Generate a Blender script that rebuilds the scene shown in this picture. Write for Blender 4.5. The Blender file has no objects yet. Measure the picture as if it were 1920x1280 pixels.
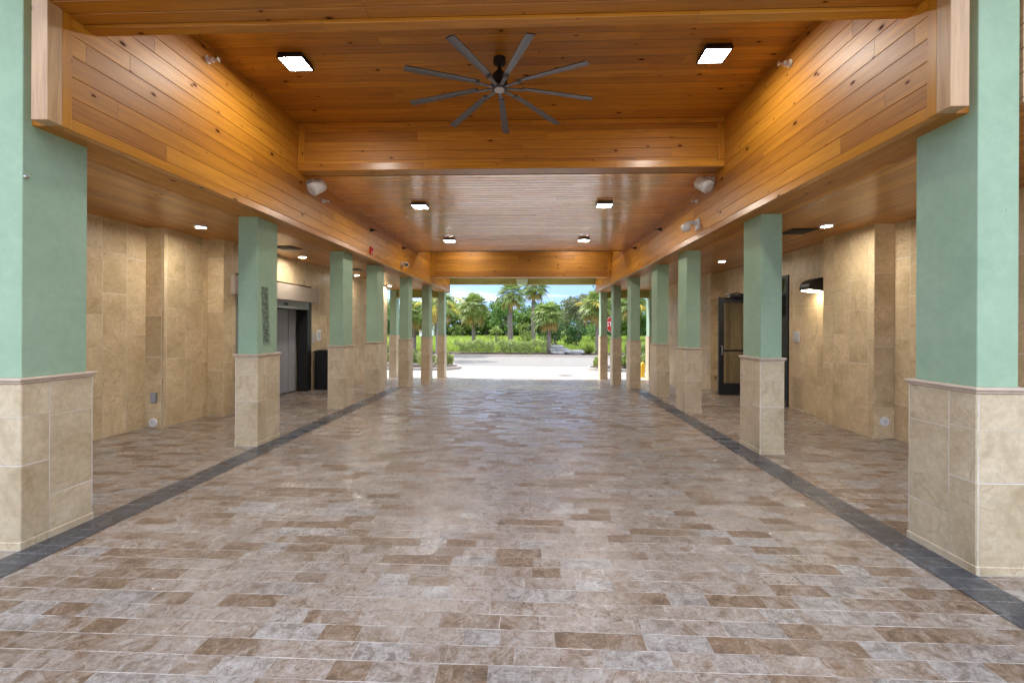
import bpy, bmesh, math, random
from mathutils import Vector, Matrix
R = math.radians
random.seed(7)
scene = bpy.context.scene
col = scene.collection

# ---------------------------------------------------------------- camera
YAW, ROLL, F = 0.0403, 0.0045, 850.0
cd = bpy.data.cameras.new('camera'); cam = bpy.data.objects.new('camera', cd); col.objects.link(cam)
cd.sensor_width = 36.0; cd.lens = 36.0 * F / 1920.0; cd.shift_y = -27.9 / 1920.0
cd.clip_start = 0.05; cd.clip_end = 1500
cam.matrix_world = Matrix.Translation((0, 0, 1.5)) @ Matrix.Rotation(YAW, 4, 'Z') @ Matrix.Rotation(R(90), 4, 'X') @ Matrix.Rotation(ROLL, 4, 'Z')
scene.camera = cam

# ---------------------------------------------------------------- light
SUN_EL, SUN_AZ = R(55), R(-62)          # azimuth measured from +Y towards +X (from the left, slightly ahead)
sd = Vector((math.sin(SUN_AZ) * math.cos(SUN_EL), math.cos(SUN_AZ) * math.cos(SUN_EL), math.sin(SUN_EL)))
sl = bpy.data.lights.new('sun', 'SUN'); sl.energy = 2.0; sl.angle = R(0.5); sl.color = (1.0, 0.95, 0.87)
so = bpy.data.objects.new('sun', sl); col.objects.link(so)
so.rotation_euler = (-sd).to_track_quat('-Z', 'Y').to_euler()

world = bpy.data.worlds.new('World'); scene.world = world; world.use_nodes = True
wn = world.node_tree; wn.nodes.clear()

def nd(nt, typ, ins=None, **props):
    n = nt.nodes.new(typ)
    for k, v in props.items(): setattr(n, k, v)
    if ins:
        for k, v in ins.items():
            s = n.inputs[k]
            if isinstance(v, bpy.types.NodeSocket): nt.links.new(v, s)
            else: s.default_value = v
    return n
def mth(nt, op, a, b=None, c=None, clamp=False):
    ins = {0: a}
    if b is not None: ins[1] = b
    if c is not None: ins[2] = c
    n = nd(nt, 'ShaderNodeMath', ins, operation=op); n.use_clamp = clamp
    return n.outputs[0]
def mixc(nt, f, a, b, mode='MIX'):
    n = nt.nodes.new('ShaderNodeMix'); n.data_type = 'RGBA'; n.blend_type = mode
    for s, v in ((n.inputs[0], f), (n.inputs[6], a), (n.inputs[7], b)):
        if isinstance(v, bpy.types.NodeSocket): nt.links.new(v, s)
        elif isinstance(v, tuple) and len(v) == 3: s.default_value = (*v, 1)
        else: s.default_value = v
    return n.outputs[2]
def ramp(nt, f, stops):
    n = nt.nodes.new('ShaderNodeValToRGB'); nt.links.new(f, n.inputs[0])
    cr = n.color_ramp
    while len(cr.elements) < len(stops): cr.elements.new(0.5)
    for e, (p, c) in zip(cr.elements, stops):
        e.position = p; e.color = (*c, 1) if len(c) == 3 else c
    return n.outputs[0]
def maprange(nt, v, a, b, c=0.0, d=1.0):
    n = nd(nt, 'ShaderNodeMapRange', {0: v, 1: a, 2: b, 3: c, 4: d}); return n.outputs[0]
def noise(nt, vec, scale, detail=4, rough=0.55, dist=0.0):
    n = nd(nt, 'ShaderNodeTexNoise', {'Vector': vec, 'Scale': scale, 'Detail': detail, 'Roughness': rough, 'Distortion': dist})
    return n.outputs[0]
def comb(nt, x, y, z):
    return nd(nt, 'ShaderNodeCombineXYZ', {0: x, 1: y, 2: z}).outputs[0]

tc = nd(wn, 'ShaderNodeTexCoord').outputs['Generated']
sp = nd(wn, 'ShaderNodeSeparateXYZ', {0: tc})
zz = mth(wn, 'ADD', mth(wn, 'MULTIPLY', sp.outputs[2], 0.8), 0.95)
vec = nd(wn, 'ShaderNodeVectorMath', {0: comb(wn, sp.outputs[0], sp.outputs[1], zz)}, operation='NORMALIZE').outputs[0]
sky = nd(wn, 'ShaderNodeTexSky', {0: vec}, sky_type='NISHITA')
sky.sun_disc = False; sky.sun_elevation = SUN_EL; sky.sun_rotation = SUN_AZ; sky.air_density = 1.0; sky.dust_density = 0.3; sky.ozone_density = 1.2
den = mth(wn, 'ADD', mth(wn, 'MAXIMUM', sp.outputs[2], 0.0), 0.10)
cv = comb(wn, mth(wn, 'DIVIDE', sp.outputs[0], den), mth(wn, 'DIVIDE', sp.outputs[1], den), 0.0)
cn = noise(wn, nd(wn, 'ShaderNodeMapping', {0: cv, 3: (0.35, 1.1, 1), 1: (1.3, 4.7, 0)}).outputs[0], 1.0, 7, 0.6, 0.6)
hi = maprange(wn, sp.outputs[2], 0.10, 0.45)
cf = maprange(wn, mth(wn, 'ADD', cn, mth(wn, 'MULTIPLY', hi, 0.11)), 0.52, 0.72)
cloud = mixc(wn, hi, (4.4, 4.8, 5.3), (11.0, 11.2, 11.5))
skyc = mixc(wn, cf, sky.outputs[0], cloud)
bg = nd(wn, 'ShaderNodeBackground', {0: skyc, 1: 0.15})
wo = nd(wn, 'ShaderNodeOutputWorld'); wn.links.new(bg.outputs[0], wo.inputs[0])

scene.view_settings.view_transform = 'Standard'; scene.view_settings.look = 'None'
scene.view_settings.gamma = 1.0; scene.view_settings.exposure = 1.52
scene.render.engine = 'CYCLES'
cy = scene.cycles
cy.use_denoising = True; cy.max_bounces = 14; cy.diffuse_bounces = 8; cy.glossy_bounces = 4; cy.transmission_bounces = 4; cy.transparent_max_bounces = 8
cy.sample_clamp_indirect = 6.0; cy.caustics_reflective = False; cy.caustics_refractive = False

# ---------------------------------------------------------------- object helpers
def tag(o, label=None, cat=None, group=None, kind=None):
    if label: o['label'] = label
    if cat: o['category'] = cat
    if group: o['group'] = group
    if kind: o['kind'] = kind
    return o
def empty(name, loc=(0, 0, 0), rz=0.0):
    o = bpy.data.objects.new(name, None); col.objects.link(o); o.location = loc; o.rotation_euler = (0, 0, rz)
    o.empty_display_size = 0.2
    return o
class MB:
    def __init__(s): s.bm = bmesh.new()
    def _b(s, vs, bev, seg=1):
        if bev > 0:
            es = set()
            for v in vs:
                for e in v.link_edges: es.add(e)
            bmesh.ops.bevel(s.bm, geom=list(es), offset=bev, segments=seg, affect='EDGES', profile=0.5)
    def box(s, x0, x1, y0, y1, z0, z1, bev=0.0, seg=1):
        r = bmesh.ops.create_cube(s.bm, size=1.0, matrix=Matrix.Translation(((x0+x1)/2, (y0+y1)/2, (z0+z1)/2)) @ Matrix.Diagonal((abs(x1-x0), abs(y1-y0), abs(z1-z0), 1)))
        s._b(r['verts'], bev, seg); return s
    def obox(s, M, sx, sy, sz, bev=0.0, seg=1):
        r = bmesh.ops.create_cube(s.bm, size=1.0, matrix=M @ Matrix.Diagonal((sx, sy, sz, 1)))
        s._b(r['verts'], bev, seg); return s
    def cyl(s, p0, p1, r0, r1=None, n=24, caps=True):
        r1 = r0 if r1 is None else r1
        p0, p1 = Vector(p0), Vector(p1); d = p1 - p0
        M = Matrix.Translation((p0+p1)/2) @ d.to_track_quat('Z', 'Y').to_matrix().to_4x4()
        bmesh.ops.create_cone(s.bm, cap_ends=caps, segments=n, radius1=r0, radius2=r1, depth=d.length, matrix=M); return s
    def tube(s, pts, rad, n=8):
        pts = [Vector(p) for p in pts]; rings = []
        for i, p in enumerate(pts):
            d = (pts[min(i+1, len(pts)-1)] - pts[max(i-1, 0)]).normalized()
            a = d.orthogonal().normalized() if i == 0 else (rings_a - d * rings_a.dot(d)).normalized()
            rings_a = a; b = d.cross(a); rr = rad[i] if isinstance(rad, (list, tuple)) else rad
            rings.append([s.bm.verts.new(p + (a*math.cos(t) + b*math.sin(t))*rr) for t in [2*math.pi*k/n for k in range(n)]])
        for i in range(len(rings)-1):
            for k in range(n): s.bm.faces.new((rings[i][k], rings[i][(k+1) % n], rings[i+1][(k+1) % n], rings[i+1][k]))
        s.bm.faces.new(rings[0][::-1]); s.bm.faces.new(rings[-1]); return s
    def lathe(s, prof, n=24, M=Matrix()):
        rings = []
        for r, z in prof:
            rings.append([s.bm.verts.new(M @ Vector((max(r, 1e-4)*math.cos(t), max(r, 1e-4)*math.sin(t), z))) for t in [2*math.pi*k/n for k in range(n)]])
        for i in range(len(rings)-1):
            for k in range(n): s.bm.faces.new((rings[i][k], rings[i][(k+1) % n], rings[i+1][(k+1) % n], rings[i+1][k]))
        s.bm.faces.new(rings[0][::-1]); s.bm.faces.new(rings[-1]); return s
    def prism(s, poly, axis, a, b):
        # poly: list of 2D points; axis 'x': (y,z) extruded along x ; 'y': (x,z) ; 'z': (x,y)
        def P(p, t): return {'x': (t, p[0], p[1]), 'y': (p[0], t, p[1]), 'z': (p[0], p[1], t)}[axis]
        v0 = [s.bm.verts.new(P(p, a)) for p in poly]; v1 = [s.bm.verts.new(P(p, b)) for p in poly]; n = len(poly)
        for k in range(n): s.bm.faces.new((v0[k], v0[(k+1) % n], v1[(k+1) % n], v1[k]))
        s.bm.faces.new(v0[::-1]); s.bm.faces.new(v1); return s
    def build(s, name, m, parent=None, smooth=False, recalc=True):
        if recalc: bmesh.ops.recalc_face_normals(s.bm, faces=s.bm.faces)
        me = bpy.data.meshes.new(name); s.bm.to_mesh(me); s.bm.free()
        o = bpy.data.objects.new(name, me); col.objects.link(o); me.materials.append(m)
        if smooth:
            for p in me.polygons: p.use_smooth = True
            try: me.set_sharp_from_angle(angle=R(40))
            except Exception: pass
        if parent: o.parent = parent
        return o
def rawmesh(name, V, Fc, m, parent=None, smooth=False):
    me = bpy.data.meshes.new(name); me.from_pydata(V, [], Fc); me.update()
    o = bpy.data.objects.new(name, me); col.objects.link(o); me.materials.append(m)
    if smooth:
        for p in me.polygons: p.use_smooth = True
    if parent: o.parent = parent
    return o
def copy_tree(o, parent=None):
    c = o.copy(); col.objects.link(c); c.parent = parent
    if parent is not None: c.matrix_parent_inverse = o.matrix_parent_inverse
    for ch in list(o.children): copy_tree(ch, c)
    return c

# ---------------------------------------------------------------- materials
def newmat(name):
    m = bpy.data.materials.new(name); m.use_nodes = True; nt = m.node_tree
    b = nt.nodes['Principled BSDF']; return m, nt, b
def setin(nt, b, k, v):
    if isinstance(v, bpy.types.NodeSocket): nt.links.new(v, b.inputs[k])
    elif isinstance(v, tuple) and len(v) == 3: b.inputs[k].default_value = (*v, 1)
    else: b.inputs[k].default_value = v
def objco(nt, obj=True):
    t = nd(nt, 'ShaderNodeTexCoord'); g = nd(nt, 'ShaderNodeNewGeometry')
    p = t.outputs['Object'] if obj else g.outputs['Position']
    s = nd(nt, 'ShaderNodeSeparateXYZ', {0: p})
    n = nd(nt, 'ShaderNodeSeparateXYZ', {0: nd(nt, 'ShaderNodeVectorMath', {0: t.outputs['Normal']}, operation='ABSOLUTE').outputs[0]})
    return p, s.outputs, n.outputs
def sel(nt, mask, a, b):          # mask>.7 -> a else b
    k = mth(nt, 'GREATER_THAN', mask, 0.7)
    return mth(nt, 'ADD', mth(nt, 'MULTIPLY', k, a), mth(nt, 'MULTIPLY', mth(nt, 'SUBTRACT', 1.0, k), b))
def cells(nt, u, v, L, W, warp=0.2, seed=0.0, jit=7.31):
    vr = mth(nt, 'DIVIDE', v, W); row = mth(nt, 'FLOOR', vr); fy = mth(nt, 'FRACT', vr)
    rr = nd(nt, 'ShaderNodeTexWhiteNoise', {'W': mth(nt, 'ADD', row, seed)}, noise_dimensions='1D').outputs[0]
    uu = mth(nt, 'ADD', mth(nt, 'DIVIDE', u, L), mth(nt, 'MULTIPLY', rr, jit))
    sn = mth(nt, 'SINE', mth(nt, 'ADD', mth(nt, 'MULTIPLY', uu, 2.3), mth(nt, 'MULTIPLY', rr, 40.0)))
    uu = mth(nt, 'ADD', uu, mth(nt, 'MULTIPLY', sn, warp))
    cell = mth(nt, 'FLOOR', uu); fx = mth(nt, 'FRACT', uu)
    rnd = nd(nt, 'ShaderNodeTexWhiteNoise', {'Vector': comb(nt, cell, row, seed)}, noise_dimensions='3D')
    dx = mth(nt, 'MULTIPLY', mth(nt, 'MINIMUM', fx, mth(nt, 'SUBTRACT', 1.0, fx)), L)
    dy = mth(nt, 'MULTIPLY', mth(nt, 'MINIMUM', fy, mth(nt, 'SUBTRACT', 1.0, fy)), W)
    return dict(rnd=rnd.outputs[0], rc=rnd.outputs[1], dx=dx, dy=dy, d=mth(nt, 'MINIMUM', dx, dy), fx=fx, fy=fy, row=row, cell=cell)

def wood(name, axis, W=0.145, L=2.2, v0=0.0, rough=0.33, dark=1.0, tilt=0.0015, groove=0.0025, light=False, knots=1.0, coat=0.35, grain=0.0008, seam=0.75):
    m, nt, b = newmat(name)
    p, s, n = objco(nt)
    if axis == 'Y': u = s[1]; v = sel(nt, n[2], s[0], s[2])
    elif axis == 'X': u = s[0]; v = sel(nt, n[2], s[1], s[2])
    else: u = s[2]; v = sel(nt, n[0], s[1], s[0])
    v = mth(nt, 'SUBTRACT', v, v0)
    c = cells(nt, u, v, L, W, 0.18, seed=float(len(name)) + W * 31)
    off = nd(nt, 'ShaderNodeVectorMath', {0: c['rc'], 1: (37.0, 19.0, 53.0)}, operation='MULTIPLY').outputs[0]
    gv = nd(nt, 'ShaderNodeVectorMath', {0: comb(nt, mth(nt, 'MULTIPLY', u, 1.1), mth(nt, 'MULTIPLY', v, 16.0), 0.0), 1: off}, operation='ADD').outputs[0]
    g1 = noise(nt, gv, 1.4, 5, 0.6, 0.9)
    g2 = noise(nt, nd(nt, 'ShaderNodeVectorMath', {0: gv, 1: (1.2, 7.0, 1.0)}, operation='MULTIPLY').outputs[0], 2.2, 3, 0.6)
    kv = nd(nt, 'ShaderNodeVectorMath', {0: comb(nt, mth(nt, 'MULTIPLY', u, 2.6), mth(nt, 'MULTIPLY', v, 5.2), 0.0), 1: off}, operation='ADD').outputs[0]
    vo = nd(nt, 'ShaderNodeTexVoronoi', {'Vector': kv, 'Scale': 1.0, 'Randomness': 1.0}, feature='F1', voronoi_dimensions='2D')
    ksz = nd(nt, 'ShaderNodeSeparateColor', {0: vo.outputs['Color']}).outputs[0]
    krad = mth(nt, 'MULTIPLY', mth(nt, 'MULTIPLY', mth(nt, 'POWER', maprange(nt, ksz, 0.30, 1.0), 2.6), 0.13 * knots), 1.0)
    kq = mth(nt, 'DIVIDE', vo.outputs['Distance'], mth(nt, 'MAXIMUM', krad, 0.002))
    kn = mth(nt, 'MULTIPLY', mth(nt, 'SUBTRACT', 1.0, kq), 1.7, clamp=True)
    kh = mth(nt, 'SUBTRACT', 1.0, mth(nt, 'DIVIDE', kq, 2.6), clamp=True)
    if light: st = [(0.0, (0.50, 0.31, 0.15)), (0.5, (0.60, 0.38, 0.20)), (1.0, (0.66, 0.46, 0.26))]
    else: st = [(0.0, (0.33*dark, 0.115*dark, 0.010*dark)), (0.35, (0.45*dark, 0.178*dark, 0.013*dark)), (0.7, (0.54*dark, 0.228*dark, 0.017*dark)), (1.0, (0.62*dark, 0.275*dark, 0.024*dark))]
    cc = mth(nt, 'ADD', mth(nt, 'MULTIPLY', c['rnd'], 0.75), mth(nt, 'MULTIPLY', g1, 0.35))
    base = ramp(nt, cc, st)
    gr = maprange(nt, g1, 0.35, 0.75, 0.80, 1.12)
    base = mixc(nt, 1.0, base, nd(nt, 'ShaderNodeCombineColor', {0: gr, 1: mth(nt, 'POWER', gr, 1.25), 2: mth(nt, 'POWER', gr, 1.4)}).outputs[0], 'MULTIPLY')
    g2c = maprange(nt, g2, 0.3, 0.7, 0.88, 1.08)
    base = mixc(nt, 1.0, base, nd(nt, 'ShaderNodeCombineColor', {0: g2c, 1: g2c, 2: g2c}).outputs[0], 'MULTIPLY')
    base = mixc(nt, mth(nt, 'MULTIPLY', kh, 0.45), base, (0.26*dark, 0.085*dark, 0.012))
    base = mixc(nt, mth(nt, 'MULTIPLY', kn, 1.0), base, (0.085, 0.026, 0.006))
    gd = mth(nt, 'SUBTRACT', 1.0, maprange(nt, c['dy'], groove*0.6, groove*1.6), clamp=True)
    gx = mth(nt, 'MULTIPLY', mth(nt, 'SUBTRACT', 1.0, maprange(nt, c['dx'], 0.0006, 0.0022), clamp=True), 0.8)
    gg = mth(nt, 'MAXIMUM', gd, gx)
    base = mixc(nt, mth(nt, 'MULTIPLY', gg, seam), base, (0.05, 0.02, 0.006))
    setin(nt, b, 'Base Color', base)
    setin(nt, b, 'Roughness', maprange(nt, g2, 0.3, 0.7, rough - 0.05, rough + 0.12))
    b.inputs['Specular IOR Level'].default_value = 0.5 if coat < 0.9 else 1.0
    b.inputs['Coat IOR'].default_value = 1.5 if coat < 0.9 else 2.0
    b.inputs['Coat Weight'].default_value = coat; b.inputs['Coat Roughness'].default_value = rough - 0.08 if coat < 0.9 else 0.13
    nk = mth(nt, 'SUBTRACT', 1.0, kn, clamp=True)
    if coat < 0.9: setin(nt, b, 'Coat Weight', mth(nt, 'MULTIPLY', nk, coat)); setin(nt, b, 'Specular IOR Level', mth(nt, 'MULTIPLY', nk, 0.5))
    r2 = nd(nt, 'ShaderNodeSeparateColor', {0: c['rc']}).outputs
    if coat >= 0.9:   # uneven varnish: glossier and duller streaks along the slats
        st_ = noise(nt, nd(nt, 'ShaderNodeVectorMath', {0: gv, 1: (0.6, 2.2, 1.0)}, operation='MULTIPLY').outputs[0], 1.5, 5, 0.7, 0.4)
        gl_ = mth(nt, 'MULTIPLY', maprange(nt, st_, 0.34, 0.48), maprange(nt, r2[2], 0.0, 1.0, 0.7, 1.0))
        gl_ = mth(nt, 'MULTIPLY', gl_, mth(nt, 'SUBTRACT', 1.0, gg, clamp=True))
        setin(nt, b, 'Coat Weight', gl_); setin(nt, b, 'Specular IOR Level', maprange(nt, gl_, 0.0, 1.0, 0.25, 1.0))
        b.inputs['Coat IOR'].default_value = 2.6
    h = mth(nt, 'MULTIPLY', mth(nt, 'MULTIPLY', mth(nt, 'SUBTRACT', c['fy'], 0.5), mth(nt, 'SUBTRACT', r2[1], 0.5)), tilt * 2)
    h = mth(nt, 'ADD', h, mth(nt, 'MULTIPLY', gg, -0.003))
    h = mth(nt, 'ADD', h, mth(nt, 'MULTIPLY', g1, grain))
    h = mth(nt, 'ADD', h, mth(nt, 'MULTIPLY', g2, 0.0003))
    bp = nd(nt, 'ShaderNodeBump', {'Height': h, 'Strength': 1.0, 'Distance': 1.0})
    nt.links.new(bp.outputs[0], b.inputs['Normal'])
    return m

def stone(name, L=0.62, W=0.34, v_off=0.0, tint=(1, 1, 1), rough=0.42, vertical=True, jw0=0.0020):
    m, nt, b = newmat(name)
    p, s, n = objco(nt)
    u = sel(nt, n[0], s[1], s[0]); v = s[2]
    u = mth(nt, 'ADD', u, v_off)
    if vertical: c = cells(nt, v, u, L, W, 0.22, seed=3.0)
    else: c = cells(nt, u, v, L, W, 0.25, seed=5.0)
    off = nd(nt, 'ShaderNodeVectorMath', {0: c['rc'], 1: (31.0, 17.0, 23.0)}, operation='MULTIPLY').outputs[0]
    pv = nd(nt, 'ShaderNodeVectorMath', {0: p, 1: off}, operation='ADD').outputs[0]
    a = noise(nt, pv, 3.2, 6, 0.62, 0.5); a2 = noise(nt, pv, 26.0, 4, 0.65); a3 = noise(nt, pv, 1.3, 3, 0.5, 2.4)
    t = tint
    base = ramp(nt, a, [(0.25, (0.36*t[0], 0.265*t[1], 0.15*t[2])), (0.45, (0.49*t[0], 0.39*t[1], 0.25*t[2])), (0.62, (0.56*t[0], 0.46*t[1], 0.31*t[2])), (0.85, (0.63*t[0], 0.54*t[1], 0.40*t[2]))])
    rv = maprange(nt, c['rnd'], 0.0, 1.0, 0.86, 1.08)
    base = mixc(nt, 1.0, base, nd(nt, 'ShaderNodeCombineColor', {0: rv, 1: mth(nt, 'POWER', rv, 1.1), 2: mth(nt, 'POWER', rv, 1.35)}).outputs[0], 'MULTIPLY')
    sv = maprange(nt, a2, 0.35, 0.7, 0.86, 1.07)
    base = mixc(nt, 1.0, base, nd(nt, 'ShaderNodeCombineColor', {0: sv, 1: sv, 2: sv}).outputs[0], 'MULTIPLY')
    vein = mth(nt, 'SUBTRACT', 1.0, maprange(nt, mth(nt, 'ABSOLUTE', mth(nt, 'SUBTRACT', a3, 0.5)), 0.0, 0.018), clamp=True)
    vein = mth(nt, 'MULTIPLY', vein, maprange(nt, a, 0.45, 0.6, 0.0, 0.45))
    base = mixc(nt, vein, base, (0.33, 0.20, 0.09))
    jw = mth(nt, 'ADD', c['d'], mth(nt, 'MULTIPLY', mth(nt, 'SUBTRACT', a2, 0.5), 0.003))
    gr = mth(nt, 'SUBTRACT', 1.0, maprange(nt, jw, jw0, jw0 * 1.9), clamp=True)
    gl = noise(nt, p, 0.9, 2)
    gcol = mixc(nt, maprange(nt, gl, 0.35, 0.55), (0.42, 0.35, 0.26), (0.76, 0.72, 0.66))
    base = mixc(nt, mth(nt, 'MULTIPLY', gr, 0.9), base, gcol)
    setin(nt, b, 'Base Color', base)
    setin(nt, b, 'Roughness', maprange(nt, a2, 0.3, 0.7, rough - 0.08, rough + 0.15))
    h = mth(nt, 'ADD', mth(nt, 'MULTIPLY', gr, -0.0015), mth(nt, 'MULTIPLY', a2, 0.0006))
    h = mth(nt, 'ADD', h, mth(nt, 'MULTIPLY', a, 0.0025))
    bp = nd(nt, 'ShaderNodeBump', {'Height': h, 'Strength': 0.8, 'Distance': 1.0}); nt.links.new(bp.outputs[0], b.inputs['Normal'])
    return m

def paver(name, dark=False, L=0.235, W=0.118):
    m, nt, b = newmat(name)
    p, s, n = objco(nt)
    wob = mth(nt, 'MULTIPLY', mth(nt, 'SUBTRACT', noise(nt, p, 2.0, 2), 0.5), 0.012)
    c = cells(nt, mth(nt, 'ADD', s[0], wob), mth(nt, 'ADD', s[1], wob), L, W, 0.0 if dark else 0.17, seed=11.0 if not dark else 2.0, jit=0.0 if dark else 7.31)
    off = nd(nt, 'ShaderNodeVectorMath', {0: c['rc'], 1: (31.0, 17.0, 23.0)}, operation='MULTIPLY').outputs[0]
    pv = nd(nt, 'ShaderNodeVectorMath', {0: p, 1: off}, operation='ADD').outputs[0]
    a = maprange(nt, noise(nt, pv, 12.0, 8, 0.76, 1.2), 0.35, 0.65, 0.22, 0.90); a2 = noise(nt, pv, 60.0, 4, 0.7); a3 = noise(nt, pv, 16.0, 6, 0.74, 1.5)
    if dark:
        base = ramp(nt, a, [(0.3, (0.035, 0.042, 0.055)), (0.6, (0.065, 0.075, 0.095)), (0.8, (0.12, 0.13, 0.15))])
    else:
        pale = ramp(nt, a, [(0.28, (0.27, 0.185, 0.13)), (0.45, (0.40, 0.315, 0.25)), (0.62, (0.48, 0.40, 0.34)), (0.85, (0.58, 0.52, 0.47))])
        brown = ramp(nt, a, [(0.25, (0.12, 0.075, 0.045)), (0.5, (0.25, 0.15, 0.085)), (0.7, (0.36, 0.25, 0.17)), (0.9, (0.46, 0.37, 0.30))])
        grey = ramp(nt, a, [(0.3, (0.24, 0.21, 0.19)), (0.5, (0.42, 0.39, 0.365)), (0.75, (0.60, 0.575, 0.55))])
        r2 = nd(nt, 'ShaderNodeSeparateColor', {0: c['rc']}).outputs
        base = mixc(nt, maprange(nt, mth(nt, 'ADD', r2[0], mth(nt, 'MULTIPLY', mth(nt, 'SUBTRACT', noise(nt, pv, 5.0, 5, 0.65, 1.0), 0.5), 1.5)), 0.50, 0.85), pale, brown)
        base = mixc(nt, maprange(nt, r2[1], 0.76, 0.92, 0.0, 0.75), base, grey)
        pit = maprange(nt, a3, 0.56, 0.66)
        base = mixc(nt, mth(nt, 'MULTIPLY', pit, mth(nt, 'MULTIPLY', r2[2], 0.75)), base, (0.10, 0.085, 0.08))
        rust = mth(nt, 'MULTIPLY', maprange(nt, noise(nt, pv, 4.0, 4, 0.6, 1.0), 0.56, 0.70), maprange(nt, r2[2], 0.3, 0.9, 0.0, 0.75))
        base = mixc(nt, rust, base, (0.24, 0.125, 0.055))
    sv = maprange(nt, a2, 0.3, 0.72, 0.72, 1.20)
    base = mixc(nt, 1.0, base, nd(nt, 'ShaderNodeCombineColor', {0: sv, 1: sv, 2: sv}).outputs[0], 'MULTIPLY')
    if not dark:
        sp1 = maprange(nt, noise(nt, pv, 75.0, 3, 0.6), 0.62, 0.68, 0.0, 0.65)
        base = mixc(nt, sp1, base, (0.09, 0.07, 0.06))
        sp2 = maprange(nt, noise(nt, nd(nt, 'ShaderNodeVectorMath', {0: pv, 1: (5.0, 9.0, 3.0)}, operation='ADD').outputs[0], 55.0, 3, 0.6), 0.63, 0.69, 0.0, 0.6)
        base = mixc(nt, sp2, base, (0.68, 0.64, 0.60))
    big = maprange(nt, noise(nt, p, 0.55, 4, 0.55), 0.35, 0.65, 0.66 if not dark else 0.9, 0.86)
    base = mixc(nt, 1.0, base, nd(nt, 'ShaderNodeCombineColor', {0: mth(nt, 'MULTIPLY', big, 0.85), 1: mth(nt, 'MULTIPLY', big, 0.85), 2: mth(nt, 'MULTIPLY', big, 0.86)}).outputs[0], 'MULTIPLY')
    jw = mth(nt, 'ADD', c['dy'], mth(nt, 'MULTIPLY', mth(nt, 'SUBTRACT', a2, 0.5), 0.002))
    g1 = mth(nt, 'SUBTRACT', 1.0, maprange(nt, jw, 0.0014, 0.0032), clamp=True)
    g2 = mth(nt, 'MULTIPLY', mth(nt, 'SUBTRACT', 1.0, maprange(nt, c['dx'], 0.0006, 0.0018), clamp=True), 0.6)
    gl = noise(nt, p, 3.1, 3, 0.6)
    gcol = mixc(nt, maprange(nt, gl, 0.36, 0.52), (0.20, 0.17, 0.15) if not dark else (0.10, 0.10, 0.11), (0.78, 0.75, 0.71) if not dark else (0.42, 0.43, 0.46))
    base = mixc(nt, mth(nt, 'MULTIPLY', mth(nt, 'MAXIMUM', g1, g2), maprange(nt, noise(nt, p, 4.0, 5, 0.75), 0.40, 0.62, 0.15, 0.9)), base, gcol)
    setin(nt, b, 'Base Color', base)
    setin(nt, b, 'Roughness', mth(nt, 'ADD', maprange(nt, a3, 0.35, 0.75, 0.11, 0.24), mth(nt, 'MULTIPLY', c['rnd'], 0.28)))
    b.inputs['Specular IOR Level'].default_value = 0.75
    r3 = nd(nt, 'ShaderNodeSeparateColor', {0: c['rc']}).outputs
    h = mth(nt, 'ADD', mth(nt, 'MULTIPLY', mth(nt, 'MULTIPLY', mth(nt, 'SUBTRACT', c['fy'], 0.5), mth(nt, 'SUBTRACT', r3[1], 0.5)), 0.0075),
                       mth(nt, 'MULTIPLY', mth(nt, 'MULTIPLY', mth(nt, 'SUBTRACT', c['fx'], 0.5), mth(nt, 'SUBTRACT', r3[2], 0.5)), 0.0090))
    h = mth(nt, 'ADD', h, mth(nt, 'MULTIPLY', mth(nt, 'MAXIMUM', g1, g2), -0.0012))
    h = mth(nt, 'ADD', h, mth(nt, 'MULTIPLY', a3, 0.0012)); h = mth(nt, 'ADD', h, mth(nt, 'MULTIPLY', a, 0.0014))
    bp = nd(nt, 'ShaderNodeBump', {'Height': h, 'Strength': 0.8, 'Distance': 1.0}); nt.links.new(bp.outputs[0], b.inputs['Normal'])
    return m

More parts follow.
